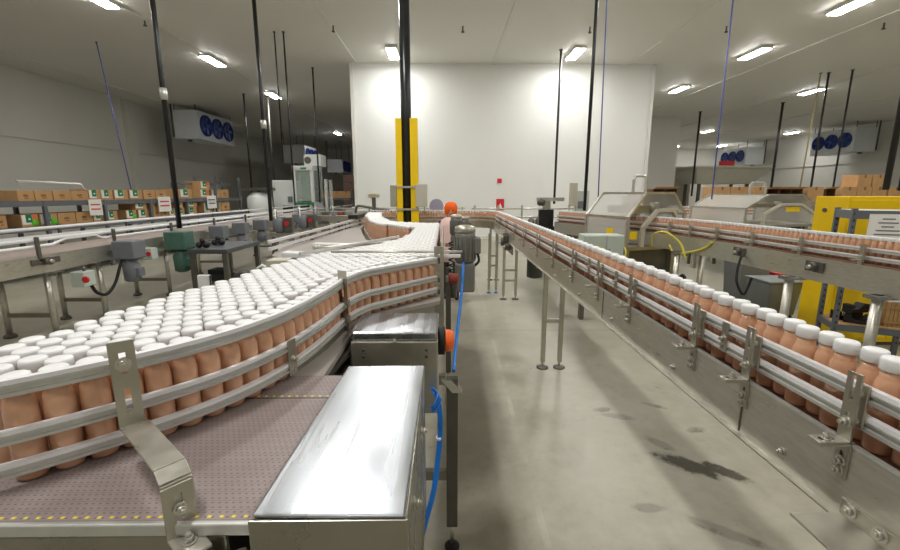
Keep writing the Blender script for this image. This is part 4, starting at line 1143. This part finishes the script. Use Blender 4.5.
t = thing('wash_line', 'pale railing line with hanging bottles and motors along the white wall', 'conveyor', (2.2, 14.5, 0))
for z in (1.38, 1.1): MB().cyl((.9, 14.5, z), (4.4, 14.5, z), .028, 10).build('rail', 'steel', t)
for x in (1.0, 1.8, 2.6, 3.4, 4.2): MB().box(x - .03, x + .03, 14.47, 14.53, 0, 1.5).build('post', 'steel', t)
for x in (2.9, 3.15, 3.5): MB().lathe([(.06, .7), (.12, .75), (.12, 1.0), (.05, 1.1)], (x, 14.35, 0), 14).build('motor_case', 'steel_dark', t)
# end conveyor run crossing behind the column
t = thing('cross_conveyor', 'grey conveyor run crossing before the white wall on the left of the column', 'conveyor', (-2.5, 12.6, 0))
MB().box(-4.0, .6, 12.5, 12.8, 1.1, 1.25).build('bed', 'steel_matte', t)
for z in (1.36, 1.45): MB().box(-4.0, .6, 12.47, 12.49, z, z + .03).build('guide_rail', 'aluminium', t)
for x in (-3.8, -2.2, -.6, .5):
    MB().box(x - .03, x + .03, 12.62, 12.68, 0, 1.1).build('leg', 'steel', t); MB().box(x - .015, x + .015, 12.48, 12.52, 1.1, 1.5).build('rail_post', 'steel_dark', t)
t = thing('tilting_frame', 'dark looped handle frame left of the yellow column guards', 'frame', (-1.7, 9.6, 0))
MB().tube([(-2.0, 9.6, 1.3), (-1.98, 9.6, 1.55), (-1.9, 9.6, 1.62), (-1.55, 9.6, 1.56), (-1.2, 9.6, 1.5), (-1.1, 9.6, 1.3)], .03, 8, 4).build('hoop', 'steel_dark', t)
MB().box(-1.62, -1.54, 9.57, 9.63, 1.3, 1.85).build('mast', 'steel_dark', t); MB().box(-1.7, -1.46, 9.55, 9.65, 1.8, 1.87).build('sensor', 'steel', t)
MB().box(-2.1, -1.0, 9.5, 9.7, 0, 1.3).build('pedestal', 'steel_matte', t, .01)
t = thing('reel_stand', 'small pale blue reel on a stand right of the yellow column', 'reel', (-.2, 10.2, 0))
MB().cyl((-.2, 10.15, 1.6), (-.2, 10.25, 1.6), .17, 20).build('reel_disc', mat('lilac_reel', (190, 186, 214), .5), t, .01); MB().box(-.24, -.16, 10.17, 10.23, 0, 1.6).build('stand_post', 'steel', t); MB().box(-.5, .25, 10.1, 10.4, 0, 1.3).build('stand_box', 'case_grey', t, .01)

# ------------------------------------------------------------------ person in the aisle
def person():
    root = thing('person', 'person in pale pink coat and orange hood walking down the aisle', 'person', (.10, 7.4, 0))
    bx, by = .10, 7.4
    me = bpy.data.meshes.new('body')
    V = [(0, 0, .92), (0, .0, 1.15), (0, .01, 1.36), (0, .0, 1.47), (0, -.03, 1.57), (0, -.03, 1.66),
         (.10, 0, .88), (.105, -.03, .48), (.105, .05, .09), (.105, -.09, .05),
         (-.10, 0, .88), (-.105, .05, .48), (-.105, .12, .10), (-.105, -.02, .06),
         (.17, .0, 1.38), (.225, -.03, 1.12), (.20, -.2, .95), (.19, -.28, .92),
         (-.17, .0, 1.38), (-.225, .02, 1.12), (-.22, -.14, .92), (-.21, -.22, .89)]
    E_ = [(0, 1), (1, 2), (2, 3), (3, 4), (4, 5), (0, 6), (6, 7), (7, 8), (8, 9), (0, 10), (10, 11), (11, 12), (12, 13), (2, 14), (14, 15), (15, 16), (16, 17), (2, 18), (18, 19), (19, 20), (20, 21)]
    R = [.14, .13, .15, .07, .075, .085, .095, .065, .045, .04, .095, .065, .045, .04, .07, .05, .036, .03, .07, .05, .036, .03]
    me.from_pydata([(bx + x, by + y, z) for x, y, z in V], E_, [])
    o = bpy.data.objects.new('body', me); COL.objects.link(o)
    sm = o.modifiers.new('skin', 'SKIN'); o.modifiers.new('sub', 'SUBSURF').levels = 1
    me_l = me.skin_vertices[0].data
    for i, r in enumerate(R): me_l[i].radius = (r, r)
    me_l[0].use_root = True
    me.materials.append(M['dark_cloth'])
    o.data.transform(Matrix.Translation((-bx, -by, 0))); o.parent = root
    # coat
    MB().lathe([(.23, .74), (.225, .95), (.195, 1.15), (.215, 1.34), (.17, 1.44), (.075, 1.50)], (bx, by, 0), 20).build('coat', 'pink_coat', root)
    for s, e in ((1, [(.18, 0, 1.38), (.24, -.03, 1.12), (.205, -.19, .96)]), (-1, [(-.18, 0, 1.38), (-.24, .02, 1.12), (-.225, -.13, .93)])):
        MB().tube([(bx + x, by + y, z) for x, y, z in e], .068, 10, 4).build('sleeve', 'pink_coat', root)
    # head with face, under an orange hood
    h = MB(); hz = 1.60
    h.lathe([(.03, -.125), (.06, -.10), (.078, -.04), (.082, .02), (.075, .08), (.045, .115), (.01, .125)], (bx, by - .03, hz), 16)
    h.hull([(bx - .012, by - .13, hz - .03), (bx + .012, by - .13, hz - .03), (bx + .012, by - .10, hz - .03), (bx - .012, by - .10, hz - .03), (bx - .006, by - .112, hz + .02), (bx + .006, by - .112, hz + .02), (bx + .006, by - .1, hz + .02), (bx - .006, by - .1, hz + .02)])
    hd = h.build('head', 'skin', root)
    for s in (-1, 1): MB().lathe([(.004, -.006), (.009, 0), (.004, .006)], (bx + s * .03, by - .108, hz + .012), 8).build('eye', 'rubber', hd)
    MB().box(bx - .022, bx + .022, by - .109, by - .1, hz - .062, hz - .055).build('mouth', 'red_ink', hd)
    MB().lathe([(.10, -.06), (.112, -.0), (.115, .06), (.09, .125), (.04, .15), (.01, .155)], (bx, by + .0, hz), 18).build('hood_cloth', 'hair_net', root)
    for s, (px_, py_, pz_) in ((1, (.195, -.25, .93)), (-1, (-.215, -.19, .90))):
        hm_ = MB(); hm_.lathe([(.02, -.04), (.034, -.01), (.03, .03)], (bx + px_, by + py_, pz_), 10)
        for k, ln in enumerate((.06, .075, .08, .07)):
            hm_.tube([(bx + px_ + (-.024 + k * .016), by + py_ - .01, pz_ - .02), (bx + px_ + (-.024 + k * .016), by + py_ - .03, pz_ - .02 - ln * .5), (bx + px_ + (-.024 + k * .016), by + py_ - .025, pz_ - .02 - ln)], .008, 6)
        hm_.tube([(bx + px_ - s * .025, by + py_, pz_), (bx + px_ - s * .05, by + py_ - .02, pz_ - .03), (bx + px_ - s * .048, by + py_ - .03, pz_ - .06)], .009, 6)
        hm_.build('hand', 'skin', root)
person()

# ------------------------------------------------------------------ second table left of the mass
t = thing('return_table', 'empty grey accumulation table with white rails left of the massed bottles', 'conveyor', (-1.4, 5.5, 0))
TB = [(-1.80, 4.55), (-1.66, 4.05), (-1.35, 3.75), (-.95, 3.70), (-.50, 4.35), (-.70, 4.88), (-1.03, 5.5), (-1.22, 6.3), (-1.42, 7.2), (-1.56, 8.4)]
MB().prism(TB, ZB - .03, ZB).build('belt', 'belt_plain', t)
MB().prism([(-1.75, 4.55), (-1.62, 4.1), (-1.32, 3.80), (-.98, 3.76), (-.56, 4.35), (-.76, 4.88), (-1.08, 5.5), (-1.27, 6.3), (-1.46, 7.2), (-1.57, 8.3)], 1.0, ZB - .031).build('side_frame', 'steel_frame', t)
for z in (1.37, 1.44):
    MB().sweep([(-1.75, 4.2), (-1.70, 5.5), (-1.66, 7.0), (-1.60, 8.4)], [(0, z - .03), (.03, z - .03), (.03, z), (0, z)]).build('guide_rail', 'white_plastic', t)
for y, x in ((4.4, -1.76), (5.5, -1.72), (6.8, -1.68), (8.2, -1.63)): MB().box(x - .02, x + .02, y - .02, y + .02, 1.28, 1.46).build('rail_post', 'steel_dark', t)
MB().box(-1.72, -1.55, 7.6, 8.9, 1.445, 1.52).build('end_cover', 'black_paint', t, .01)
MB().hull([(-1.50, 3.86, ZB + .01), (-1.03, 3.66, ZB + .01), (-1.02, 3.80, ZB + .01), (-1.48, 4.0, ZB + .01), (-1.50, 3.86, ZB + .06), (-1.03, 3.66, ZB + .06), (-1.02, 3.80, ZB + .06), (-1.48, 4.0, ZB + .06)]).build('white_cover', 'white_plastic', t, .01)
MB().hull([(-1.45, 4.62, ZB + .01), (-.80, 4.50, ZB + .01), (-.80, 4.62, ZB + .01), (-1.45, 4.76, ZB + .01), (-1.45, 4.62, ZB + .05), (-.80, 4.50, ZB + .05), (-.80, 4.62, ZB + .05), (-1.45, 4.76, ZB + .05)]).build('white_cover', 'white_plastic', t, .01)
MB().box(-1.37, -1.22, 3.22, 3.38, 1.20, 1.395).build('end_box', 'beige', t, .006)
MB().box(-1.32, -1.27, 3.3, 3.85, 1.12, 1.20).build('box_arm', 'steel_frame', t)
MB().cyl((-1.15, 3.75, 1.42), (-.52, 4.25, 1.42), .016, 8).build('cross_rod', 'steel', t); MB().cyl((-1.2, 3.95, 1.40), (-.58, 4.5, 1.40), .016, 8).build('cross_rod', 'steel', t)
MB().cyl((-1.15, 3.8, ZB), (-1.15, 3.8, 1.45), .03, 10).build('rod_post', 'steel', t)
for (x, y) in ((-1.55, 4.5), (-1.1, 3.95), (-1.5, 7.6), (-1.4, 6.0), (-.9, 4.8)): leg(t, x, y, 1.0, .06, 'steel_matte')
t = thing('white_bracket', 'short white upright plate behind the massed bottles, left of the table', 'bracket', (-1.83, 3.2, 0))
MB().box(-1.875, -1.785, 3.17, 3.20, 1.05, 1.29).build('bracket_plate', 'panel_white', t, .004); MB().box(-1.79, -1.785, 3.12, 3.20, 1.05, 1.29).build('side_flange', 'panel_white', t); MB().box(-1.85, -1.81, 3.2, 3.24, 0, 1.2).build('post', 'steel_frame', t)
t = thing('white_bracket', 'thin white upright loop beside the beige end box', 'bracket', (-1.54, 3.55, 0))
MB().tube([(-1.58, 3.55, 1.12), (-1.58, 3.55, 1.28), (-1.54, 3.55, 1.30), (-1.50, 3.55, 1.28), (-1.50, 3.55, 1.12)], .014, 8).build('loop', 'panel_white', t); MB().box(-1.61, -1.47, 3.53, 3.57, 0, 1.12).build('post', 'steel_frame', t)

# ------------------------------------------------------------------ back conveyor on the left
bc = thing('back_conveyor', 'long steel conveyor at the left with white rails, running to the far end', 'conveyor', (-5.5, 9, 0))
MB().box(-5.90, -5.12, 3.5, 18.4, 1.09, 1.125).build('belt', mat('rosy_belt', (176, 160, 152), .45, 0, .06, 4), bc)
MB().box(-5.12, -5.10, 3.5, 18.4, .90, 1.13).build('near_side_plate', 'steel', bc)
MB().box(-5.92, -5.90, 3.5, 18.4, .90, 1.13).build('far_side_plate', 'steel_matte', bc)
MB().tube([(-5.14, 3.5, 1.24), (-5.14, 5.6, 1.24), (-5.14, 5.8, 1.30), (-5.14, 6.3, 1.30), (-5.14, 6.42, 1.24), (-5.14, 18.4, 1.24)], .02, 8).build('guide_rail', 'white_plastic', bc)
MB().tube([(-5.14, 3.5, 1.32), (-5.14, 18.4, 1.32)], .022, 8).build('guide_rail', 'white_plastic', bc)
MB().tube([(-5.86, 3.5, 1.26), (-5.86, 18.4, 1.26)], .022, 8).build('guide_rail', 'white_plastic', bc)
MB().tube([(-5.86, 3.5, 1.40), (-5.86, 18.4, 1.40)], .022, 8).build('guide_rail', 'white_plastic', bc)
MB().box(-5.50, -5.47, 3.5, 18.4, 1.3, 1.34).build('divider', 'panel_white', bc)
for y in (3.9, 5.35, 6.6, 8, 9.5, 11, 13, 15, 17):
    MB().box(-5.115, -5.085, y - .02, y + .02, 1.06, 1.36).build('rail_post', 'steel_dark', bc); MB().box(-5.93, -5.90, y - .02, y + .02, 1.06, 1.44).build('rail_post', 'steel_dark', bc)
f = MB().box(-5.10, -5.085, 5.22, 5.62, 1.01, 1.09).build('bearing_flange', 'steel_dark', bc, .02)
MB().cyl((-5.09, 5.42, 1.05), (-5.03, 5.42, 1.05), .05, 16).build('bearing', 'steel_dark', f); MB().cyl((-5.06, 5.42, 1.05), (-5.0, 5.42, 1.05), .022, 12).build('shaft', 'steel', f)
for (y, blue) in ((5.5, 0), (6.35, 1), (7.9, 0), (10, 0), (13, 0), (16, 0)):
    for x in (-5.2, -5.82):
        pp = MB().cyl((x, y, .05), (x, y, .92), .036, 12).build('leg', 'steel', bc)
        MB().lathe([(.07, 0), (.07, .03), (.03, .06)], (x, y, 0), 12).build('foot', 'foot_blue' if blue and x > -5.5 else 'steel_dark', pp)
    MB().box(-5.82, -5.2, y - .02, y + .02, .28, .33).build('leg_brace', 'steel_frame', bc)
    MB().box(-5.28, -5.06, y - .12, y + .12, .885, .905).build('leg_cap', 'steel_bright', bc)
# drives of the back conveyor
def hang_motor(name, label, x, y, z, m, s=1.):
    t = thing(name, label, 'motor', (x, y, z - .5 * s), 'drives hung on the left back conveyor')
    MB().box(x - .16 * s, x + .16 * s, y - .14 * s, y + .14 * s, z - .14 * s, z + .14 * s).build('gear_housing', m, t, .02)
    MB().lathe([(.07 * s, -.50 * s), (.11 * s, -.48 * s), (.12 * s, -.24 * s), (.09 * s, -.2 * s), (.09 * s, -.13 * s)], (x, y, z), 18).build('motor_case', m, t)
    MB().box(x + .08 * s, x + .16 * s, y - .06 * s, y + .06 * s, z - .42 * s, z - .28 * s).build('terminal_box', m, t, .01)
    MB().cyl((x - .34 * s, y, z), (x - .14 * s, y, z), .03, 12).build('output_shaft', 'steel', t)
hang_motor('gearmotor', 'grey gearmotor hung on the left back conveyor by its round legs', -4.86, 6.55, 1.05, 'grey_paint')
hang_motor('gearmotor', 'green gearmotor hung on the left back conveyor under the black pole', -4.82, 7.75, 1.06, 'green_motor', 1.15)
for k, (y, lab) in enumerate(((9.2, 'grey drive box beyond the green gearmotor, nearest of the far row'), (10.2, 'grey drive box second in the far row of drives'), (11.3, 'grey drive box third in the far row of drives'), (12.6, 'grey drive box fourth in the far row of drives'), (14.2, 'farthest grey drive box on the left back conveyor'))):
    hang_motor('gearmotor', lab, -4.86, y, 1.08, 'grey_paint', .95)
t = thing('stop_switch', 'grey switch box with red button below the left back conveyor', 'switch', (-4.98, 5.85, .65))
MB().box(-5.12, -4.94, 5.75, 5.95, .63, .84).build('switch_box', 'case_grey', t, .01); MB().cyl((-4.9, 5.75, .74), (-4.9, 5.72, .74), .0449, 14).build('button', 'red', t, .004)
MB().cyl((-5.0, 5.85, .84), (-5.0, 5.85, .9), .02, 8).build('stem', 'steel_dark', t)
t = thing('stop_switch', 'grey switch box with red button beside the green gearmotor', 'switch', (-4.98, 7.2, .85))
MB().box(-5.08, -4.92, 7.12, 7.28, .80, .99).build('switch_box', 'case_grey', t, .01); MB().cyl((-4.96, 7.12, .9), (-4.96, 7.09, .9), .035, 14).build('button', 'red', t); MB().box(-5.1, -5.06, 7.1, 7.3, .9, 1.0).build('switch_bracket', 'steel', t)
o = MB().tube([(-4.98, 5.9, .64), (-5.0, 6.0, .50), (-4.98, 6.15, .44), (-4.95, 6.3, .58), (-4.92, 6.42, .85), (-4.9, 6.5, .95)], .022, 8, 5).build('black_cable', 'rubber')
tag(o, 'thick black cable looping from red button box to the grey gearmotor', 'cable')

# worktable
wt = thing('worktable', 'dark steel worktable behind the massed bottles on the left', 'table', (-4.3, 8.1, 0))
MB().hull([(-4.55, 7.5, .84), (-3.86, 7.5, .84), (-3.86, 8.9, .84), (-4.55, 8.9, .84), (-4.55, 7.5, .92), (-3.86, 7.5, .92), (-3.86, 8.9, .92), (-4.55, 8.9, .92)]).build('tabletop', 'table_paint', wt, .008)
for (x, y) in ((-4.5, 7.56), (-3.92, 7.56), (-4.5, 8.84), (-3.92, 8.84)):
    lg = MB().box(x - .04, x + .04, y - .04, y + .04, .1, .84).build('leg', 'steel_dark', wt); MB().cyl((x - .02, y, .06), (x + .02, y, .06), .06, 12).build('castor', 'rubber', lg)
MB().box(-4.5, -3.92, 7.56, 8.84, .28, .32).build('lower_shelf', 'steel_dark', wt)
for k, (x, y, lab) in enumerate(((-4.42, 7.75, 'black machine parts heap at the near left of the worktable'), (-4.35, 8.15, 'black machine parts heap farther back on the worktable'))):
    t = thing('black_fitting', lab, 'machine part', (x, y, .92), 'black fittings on the worktable')
    for (dx, dy, z, r) in ((-.06, 0, .05, .05), (.06, .03, .06, .06), (0, .1, .05, .05), (0, .02, .13, .045)):
        MB().lathe([(r * .5, -r), (r, -r * .4), (r, r * .4), (r * .5, r)], (x + dx, y + dy, .92 + z), 12).build('fitting', 'black_paint', t)
t = thing('parts_tray', 'black tray of parts on the lower shelf of the worktable', 'tray', (-4.2, 8.0, .32))
MB().box(-4.45, -3.96, 7.65, 8.3, .32, .36).build('tray_floor', 'black_paint', t); MB().box(-4.45, -3.96, 7.65, 7.68, .36, .44).build('tray_wall', 'black_paint', t); MB().box(-4.4, -4.1, 7.8, 8.1, .36, .50).build('tray_block', 'rubber', t)

# ------------------------------------------------------------------ left racks and cartons
a0, a1 = Vector((-9.3, 8.4, 0)), Vector((-8.2, 17.4, 0))
rd = (a1 - a0).normalized(); rn = Vector((rd.y, -rd.x, 0))   # rn points towards the aisle (+x)
LEN = (a1 - a0).length
rk = thing('storage_rack', 'long grey storage rack along the left carrying cartons', 'rack', (-8.8, 12.5, 0))
def rp(s, d, z): 
    p = a0 + rd * s - rn * d; return (p.x, p.y, z)
nb = 6
for k in range(nb + 1):
    for d in (0, .75):
        MB().bar(rp(k * LEN / nb, d, 0), rp(k * LEN / nb, d, 1.72 if k < nb - 1 else 2.5), .07, .07, rd).build('upright', 'rack_grey', rk)
for z in (.25, 1.10, 1.66):
    for d in (0, .75):
        MB().bar(rp(-.1, d, z), rp(LEN + .1, d, z), .05, .11).build('beam', 'rack_grey', rk)
    MB().hull([rp(0, 0, z + .05), rp(LEN, 0, z + .05), rp(LEN, .75, z + .05), rp(0, .75, z + .05), rp(0, 0, z + .062), rp(LEN, 0, z + .062), rp(LEN, .75, z + .062), rp(0, .75, z + .062)]).build('shelf_deck', 'rack_grey', rk)
MB().bar(rp(LEN * .66, .4, 2.22), rp(LEN, .4, 2.22), .06, .07).build('top_beam', 'rack_grey', rk)
MB().bar(rp(LEN * .66, .4, 1.72), rp(LEN * .66, .4, 2.22), .06, .06, rd).build('upright', 'rack_grey', rk)
ang = math.atan2(rd.y, rd.x)
def rack_carton(s, z, w, h, kind, lab, d=.34):
    p = a0 + rd * s - rn * d
    o = thing('carton', lab, 'box', (p.x, p.y, z), 'cartons on the left rack')
    def pl(mb): return mb.rot(ang).move((p.x, p.y, z))
    # local: x along the rack, -y towards the aisle
    pl(MB().box(-w / 2, w / 2, -.27, .27, 0, h)).build('carton_body', 'card', o, .004)
    if kind == 'plain':
        c = MB(); c.box(-w * .16, w * .12, -.273, -.27, h * .42, h * .62); c.box(-w * .12, w * .16, -.273, -.27, h * .24, h * .32)
        pl(c).build('print_mark', 'card_ink', o)
    else:
        lb = pl(MB().box(-w * .46, w * .14, -.274, -.27, h * .18, h * .96)).build('label_sheet', 'paper', o)
        pl(MB().box(-w * .24, w * .12, -.278, -.274, h * .34, h * .98)).build('green_panel', 'green', lb)
        pl(MB().box(-w * .1, w * .02, -.281, -.278, h * .55, h * .68)).build('white_mark', 'paper', lb)
        if 'o' in kind: pl(MB().box(w * .16, w * .44, -.275, -.27, h * .5, h * .95)).build('orange_sticker', 'orange_label', o)
        if 'l' in kind: pl(MB().lathe([(.01, 0), (h * .30, -.0), (h * .30, -.006), (.01, -.008)], (w * .28, -.27, h * .3), 14, 'y')).build('lime_sticker', 'lime', o)
ZT, ZM = 1.724, 1.164
A0_ = a0
def s_at(px, dd=0.):  # distance along the rack of a sight line of given x/y ratio
    k = (px - 445.) / 425. * .983; a0 = A0_ - rn * dd
    return (a0.x - k * a0.y) / (k * rd.y - rd.x)
n_ = 0
def put(px0, px1, z, h, kind, tier):
    global n_
    s0, s1 = s_at(px0, .07), s_at(px1, .07); w = max(.2, s1 - s0 - .02); n_ += 1
    where = {0: 'middle shelf', 1: 'top shelf', 2: 'upper layer on middle shelf', 3: 'upper layer on top shelf'}[tier]
    what = 'plain tan carton' if kind == 'plain' else 'green labelled carton'
    ref[(what, where)] = ref.get((what, where), 0) + 1
    rack_carton((s0 + s1) / 2, z, w, h, kind, '%s %s from the left, %s, left rack' % (ordinal(ref[(what, where)]), what, where))
ref = {}
for a, b in ((22, 39), (39, 57), (57, 75), (75, 92)): put(a, b, ZT, .23, 'plain', 1)
for a, b, k in ((92, 104, 'g'), (104, 116, 'g'), (117, 131, 'g'), (132, 145, 'g'), (146, 158, 'plain'), (158, 169, 'plain')): put(a, b, ZT, .26, k, 1)
for a, b, k in ((175, 182, 'g'), (182, 194, 'g'), (202, 211, 'go'), (213, 222, 'g'), (222, 230, 'plain')): put(a, b, ZT, .30, k, 1)
put(203, 212, ZT + .302, .28, 'go', 3)
for a, b, k in ((0, 3, 'plain'), (21, 39, 'gol'), (40, 58, 'gl'), (58, 76, 'plain'), (76, 93, 'plain')): put(a, b, ZM, .27, k, 0)
for a, b, k in ((93, 104, 'g'), (106, 118, 'g'), (126, 137, 'gl'), (138, 149, 'g'), (153, 161, 'plain'), (161, 169, 'plain'), (169, 176, 'g'), (177, 185, 'g'), (187, 197, 'g')): put(a, b, ZM, .26, k, 0)
for a, b, k in ((136, 148, 'g'), (153, 160, 'plain'), (176, 184, 'g'), (187, 198, 'g')): put(a, b, ZM + .262, .24, k, 2)
for a, b, k in ((204, 213, 'g'), (214, 222, 'g'), (222, 230, 'plain')): put(a, b, ZM, .42, k, 0)
rack_carton(s_at(4), .32, .5, .34, 'plain', 'tan carton on the lowest shelf at the left picture edge')
def rack_sign(px, z, w, h, m, lab):
    s = s_at(px); p = a0 + rd * s + rn * .06
    o = thing('shelf_notice', lab, 'notice', (p.x, p.y, z), 'paper notices on the left rack')
    MB().box(-w / 2, w / 2, -.006, 0, 0, h).rot(ang).move((p.x, p.y, z)).build('sheet', 'paper', o)
    c = MB(); 
    for k in range(2): c.box(-w * .36, w * .36, -.009, -.006, h * (.35 + .28 * k), h * (.44 + .28 * k))
    c.rot(ang).move((p.x, p.y, z)).build('text_lines', m, o)
rack_sign(95, 1.34, .36, .4, 'red_ink', 'white paper notice with red lines on the left rack, nearest one')
rack_sign(164, 1.34, .5, .45, 'red_ink', 'white paper notice with red lines left of the black pole')
rack_sign(211, 1.36, .5, .45, 'ink', 'white paper notice with grey lines at the right end of the rack')
t = thing('wire_frame', 'white slanted tube frame standing behind the top of the left rack', 'frame', (-8.8, 11.2, 1.72))
MB().tube([rp(s_at(58), .69, 1.75), rp(s_at(50), .69, 2.17), rp(s_at(109), .69, 2.13), rp(s_at(116), .69, 1.75)], .03, 8).build('frame_tube', 'panel_white', t)
# second far rack behind
t = thing('far_rack', 'dim storage rack far behind on the left under the small fan cooler', 'rack', (-8, 24, 0))
for z in (.8, 1.55):
    MB().box(-9.2, -5.0, 23.6, 24.4, z, z + .08).build('shelf_deck', 'rack_grey', t)
for x in (-9.1, -7.1, -5.1): MB().box(x - .05, x + .05, 23.6, 24.4, 0, 2.1).build('upright', 'rack_grey', t)
for k, x in enumerate((-8.6, -8.0, -7.4, -6.6, -5.9, -5.4)):
    carton(x, 23.9, 1.63, .5, .5, .36, '%s carton from the left on the dim far rack' % ordinal(k + 1), grp='cartons on the far left rack')
o = thing('crate_stack', 'brown slatted crate stack right of the green and white machine', 'crate', (-5.4, 27, 0))
c = MB(); 
for k in range(6): c.box(-6.2, -4.7, 26.6, 27.6, k * .5, .47 + k * .5)
c.build('crate_body', mat('maroon_crate', (120, 92, 84), .8), o, .01)
# filler cabinet
fm = thing('filler_machine', 'tall white machine with glass doors and green fittings at the left back', 'machine', (-6.0, 19.2, 0))
c = MB()
for (x, y) in ((-6.5, 18.9), (-5.75, 18.9), (-6.5, 20.2), (-5.75, 20.2), (-5.3, 20.2), (-5.3, 19.4)): c.box(x - .06, x + .06, y - .06, y + .06, 0, 2.95 if x < -5.5 else 2.5)
c.build('corner_posts', 'panel_white', fm)
MB().box(-6.58, -5.68, 18.82, 20.28, 2.85, 3.05).build('top_box', 'panel_white', fm, .02)
MB().box(-6.15, -5.4, 19.2, 20, 3.05, 3.55).build('upper_unit', 'panel_white', fm, .02); MB().cyl((-5.98, 19.18, 3.3), (-5.98, 19.21, 3.3), .15, 14).build('vent', 'steel_dark', fm)
MB().box(-6.44, -5.81, 18.86, 18.88, 1.55, 2.85).build('glass_door', 'pane_clear', fm)
MB().box(-5.70, -5.68, 18.96, 20.14, 1.55, 2.85).build('glass_door', 'pane_clear', fm)
MB().box(-6.4, -5.85, 19.4, 19.5, 1.5, 2.8).build('inner_back', 'steel_dark', fm)
MB().box(-6.1, -5.85, 19.1, 19.3, 2.0, 2.6).build('green_cartridge', 'green', fm, .02); MB().box(-6.1, -5.85, 19.1, 19.3, 1.65, 1.9).build('green_cartridge', 'green', fm, .02)
MB().box(-6.56, -5.7, 18.84, 20.26, 1.0, 1.5).build('lower_case', 'panel_white', fm, .01); MB().box(-6.3, -5.9, 18.80, 18.84, 1.05, 1.38).build('dark_opening', 'rubber', fm)
MB().box(-6.5, -5.7, 18.82, 18.84, 1.40, 1.5).build('green_band', 'green', fm); MB().box(-6.2, -5.95, 18.81, 18.83, 2.9, 2.98).build('green_badge', 'green', fm)
MB().box(-6.6, -5.25, 18.9, 20.3, 0, 1.0).build('plinth', 'steel_matte', fm)
t = thing('white_enclosure', 'white sheet enclosure left of the tall glass door machine', 'machine', (-7.2, 19.6, 0))
MB().box(-7.6, -6.68, 19.2, 20.2, 0, 2.45).build('case', 'panel_white', t, .02); MB().box(-7.2, -6.75, 19.17, 19.2, .9, 1.35).build('dark_opening', 'rubber', t); MB().box(-6.95, -6.75, 19.16, 19.2, 1.5, 1.75).build('panel_screen', 'grey_paint', t)
t = thing('hooded_vessel', 'small white vessel with dark cap left of the white enclosure', 'vessel', (-8.0, 18.6, 0))
MB().lathe([(.42, .9), (.5, 1.1), (.5, 1.7), (.25, 1.95)], (-7.95, 18.6, 0), 20).build('vessel_shell', 'panel_white', t); MB().box(-8.5, -7.4, 18.2, 19, 2.0, 2.12).build('dark_cap', 'steel_dark', t); MB().cyl((-7.95, 18.6, 0), (-7.95, 18.6, .95), .1, 10).build('post', 'steel_dark', t); MB().cyl((-7.95, 18.6, 1.9), (-7.95, 18.6, 2.02), .06, 10).build('neck', 'steel_dark', t)
# mechanical clutter on a line between the back conveyor and the white wall
def clutter(x, y, s, lab):
    t = thing('drive_station', lab, 'machine', (x, y, 0), 'drive stations in the dim middle distance')
    MB().box(x - .3 * s, x + .3 * s, y - .2, y + .2, .75, .92).build('bench', 'steel_matte', t)
    for dx in (-.26, .26): MB().box(x + dx * s - .03, x + dx * s + .03, y - .15, y + .15, 0, .75).build('leg', 'steel_dark', t)
    MB().lathe([(.08, 0), (.13, .03), (.13, .3), (.06, .36)], (x - .12 * s, y - .05, .92), 14).build('motor_case', 'grey_paint', t)
    MB().box(x + .02, x + .24 * s, y - .12, y + .1, .92, 1.3).build('gear_housing', 'steel_dark', t, .02)
    MB().cyl((x + .1, y - .14, 1.15), (x + .1, y - .12, 1.15), .06, 12).build('button', 'red', t)
    MB().cyl((x - .25 * s, y + .1, .92), (x - .25 * s, y + .1, 1.5), .025, 8).build('post', 'steel', t)
for k, (x, y) in enumerate(((-4.05, 10.8), (-3.9, 12.2), (-4.0, 14), (-3.95, 16))):
    clutter(x, y, 1., '%s drive station counting back from the worktable' % ordinal(k + 1))
t = thing('middle_conveyor', 'dim conveyor with pale rails between the worktable and the white wall', 'conveyor', (-5.2, 16.6, 0))
MB().box(-4.6, -3.7, 17.2, 21.5, 1.0, 1.15).build('bed', 'steel_matte', t); MB().box(-4.6, -4.57, 17.2, 21.5, 1.3, 1.35).build('guide_rail', 'panel_white', t); MB().box(-3.73, -3.7, 17.2, 17.7, 1.3, 1.35).build('guide_rail', 'panel_white', t)
for y in (17.4, 19, 21.3): MB().box(-4.6, -4.54, y - .03, y + .03, 0, 1.35).build('leg', 'steel_dark', t); MB().box(-3.9, -3.84, y - .03, y + .03, 0, 1.0).build('leg', 'steel_dark', t)

# ------------------------------------------------------------------ camera, light, view
cam = bpy.data.cameras.new('camera'); co = bpy.data.objects.new('camera', cam); COL.objects.link(co)
co.location = (0, 0, 1.9)
co.rotation_euler = (math.radians(90 - 10.9205), 0, math.radians(-.6618))
cam.sensor_width = 36; cam.lens = 17.0; cam.clip_start = .05; cam.clip_end = 200
SC.camera = co
w = bpy.data.worlds.new('world'); SC.world = w; w.use_nodes = True
w.node_tree.nodes['Background'].inputs[0].default_value = (.5, .5, .48, 1); w.node_tree.nodes['Background'].inputs[1].default_value = .02
vs = SC.view_settings; vs.view_transform = 'Standard'; vs.look = 'None'; vs.gamma = 1; vs.use_curve_mapping = False
vs.exposure = .42
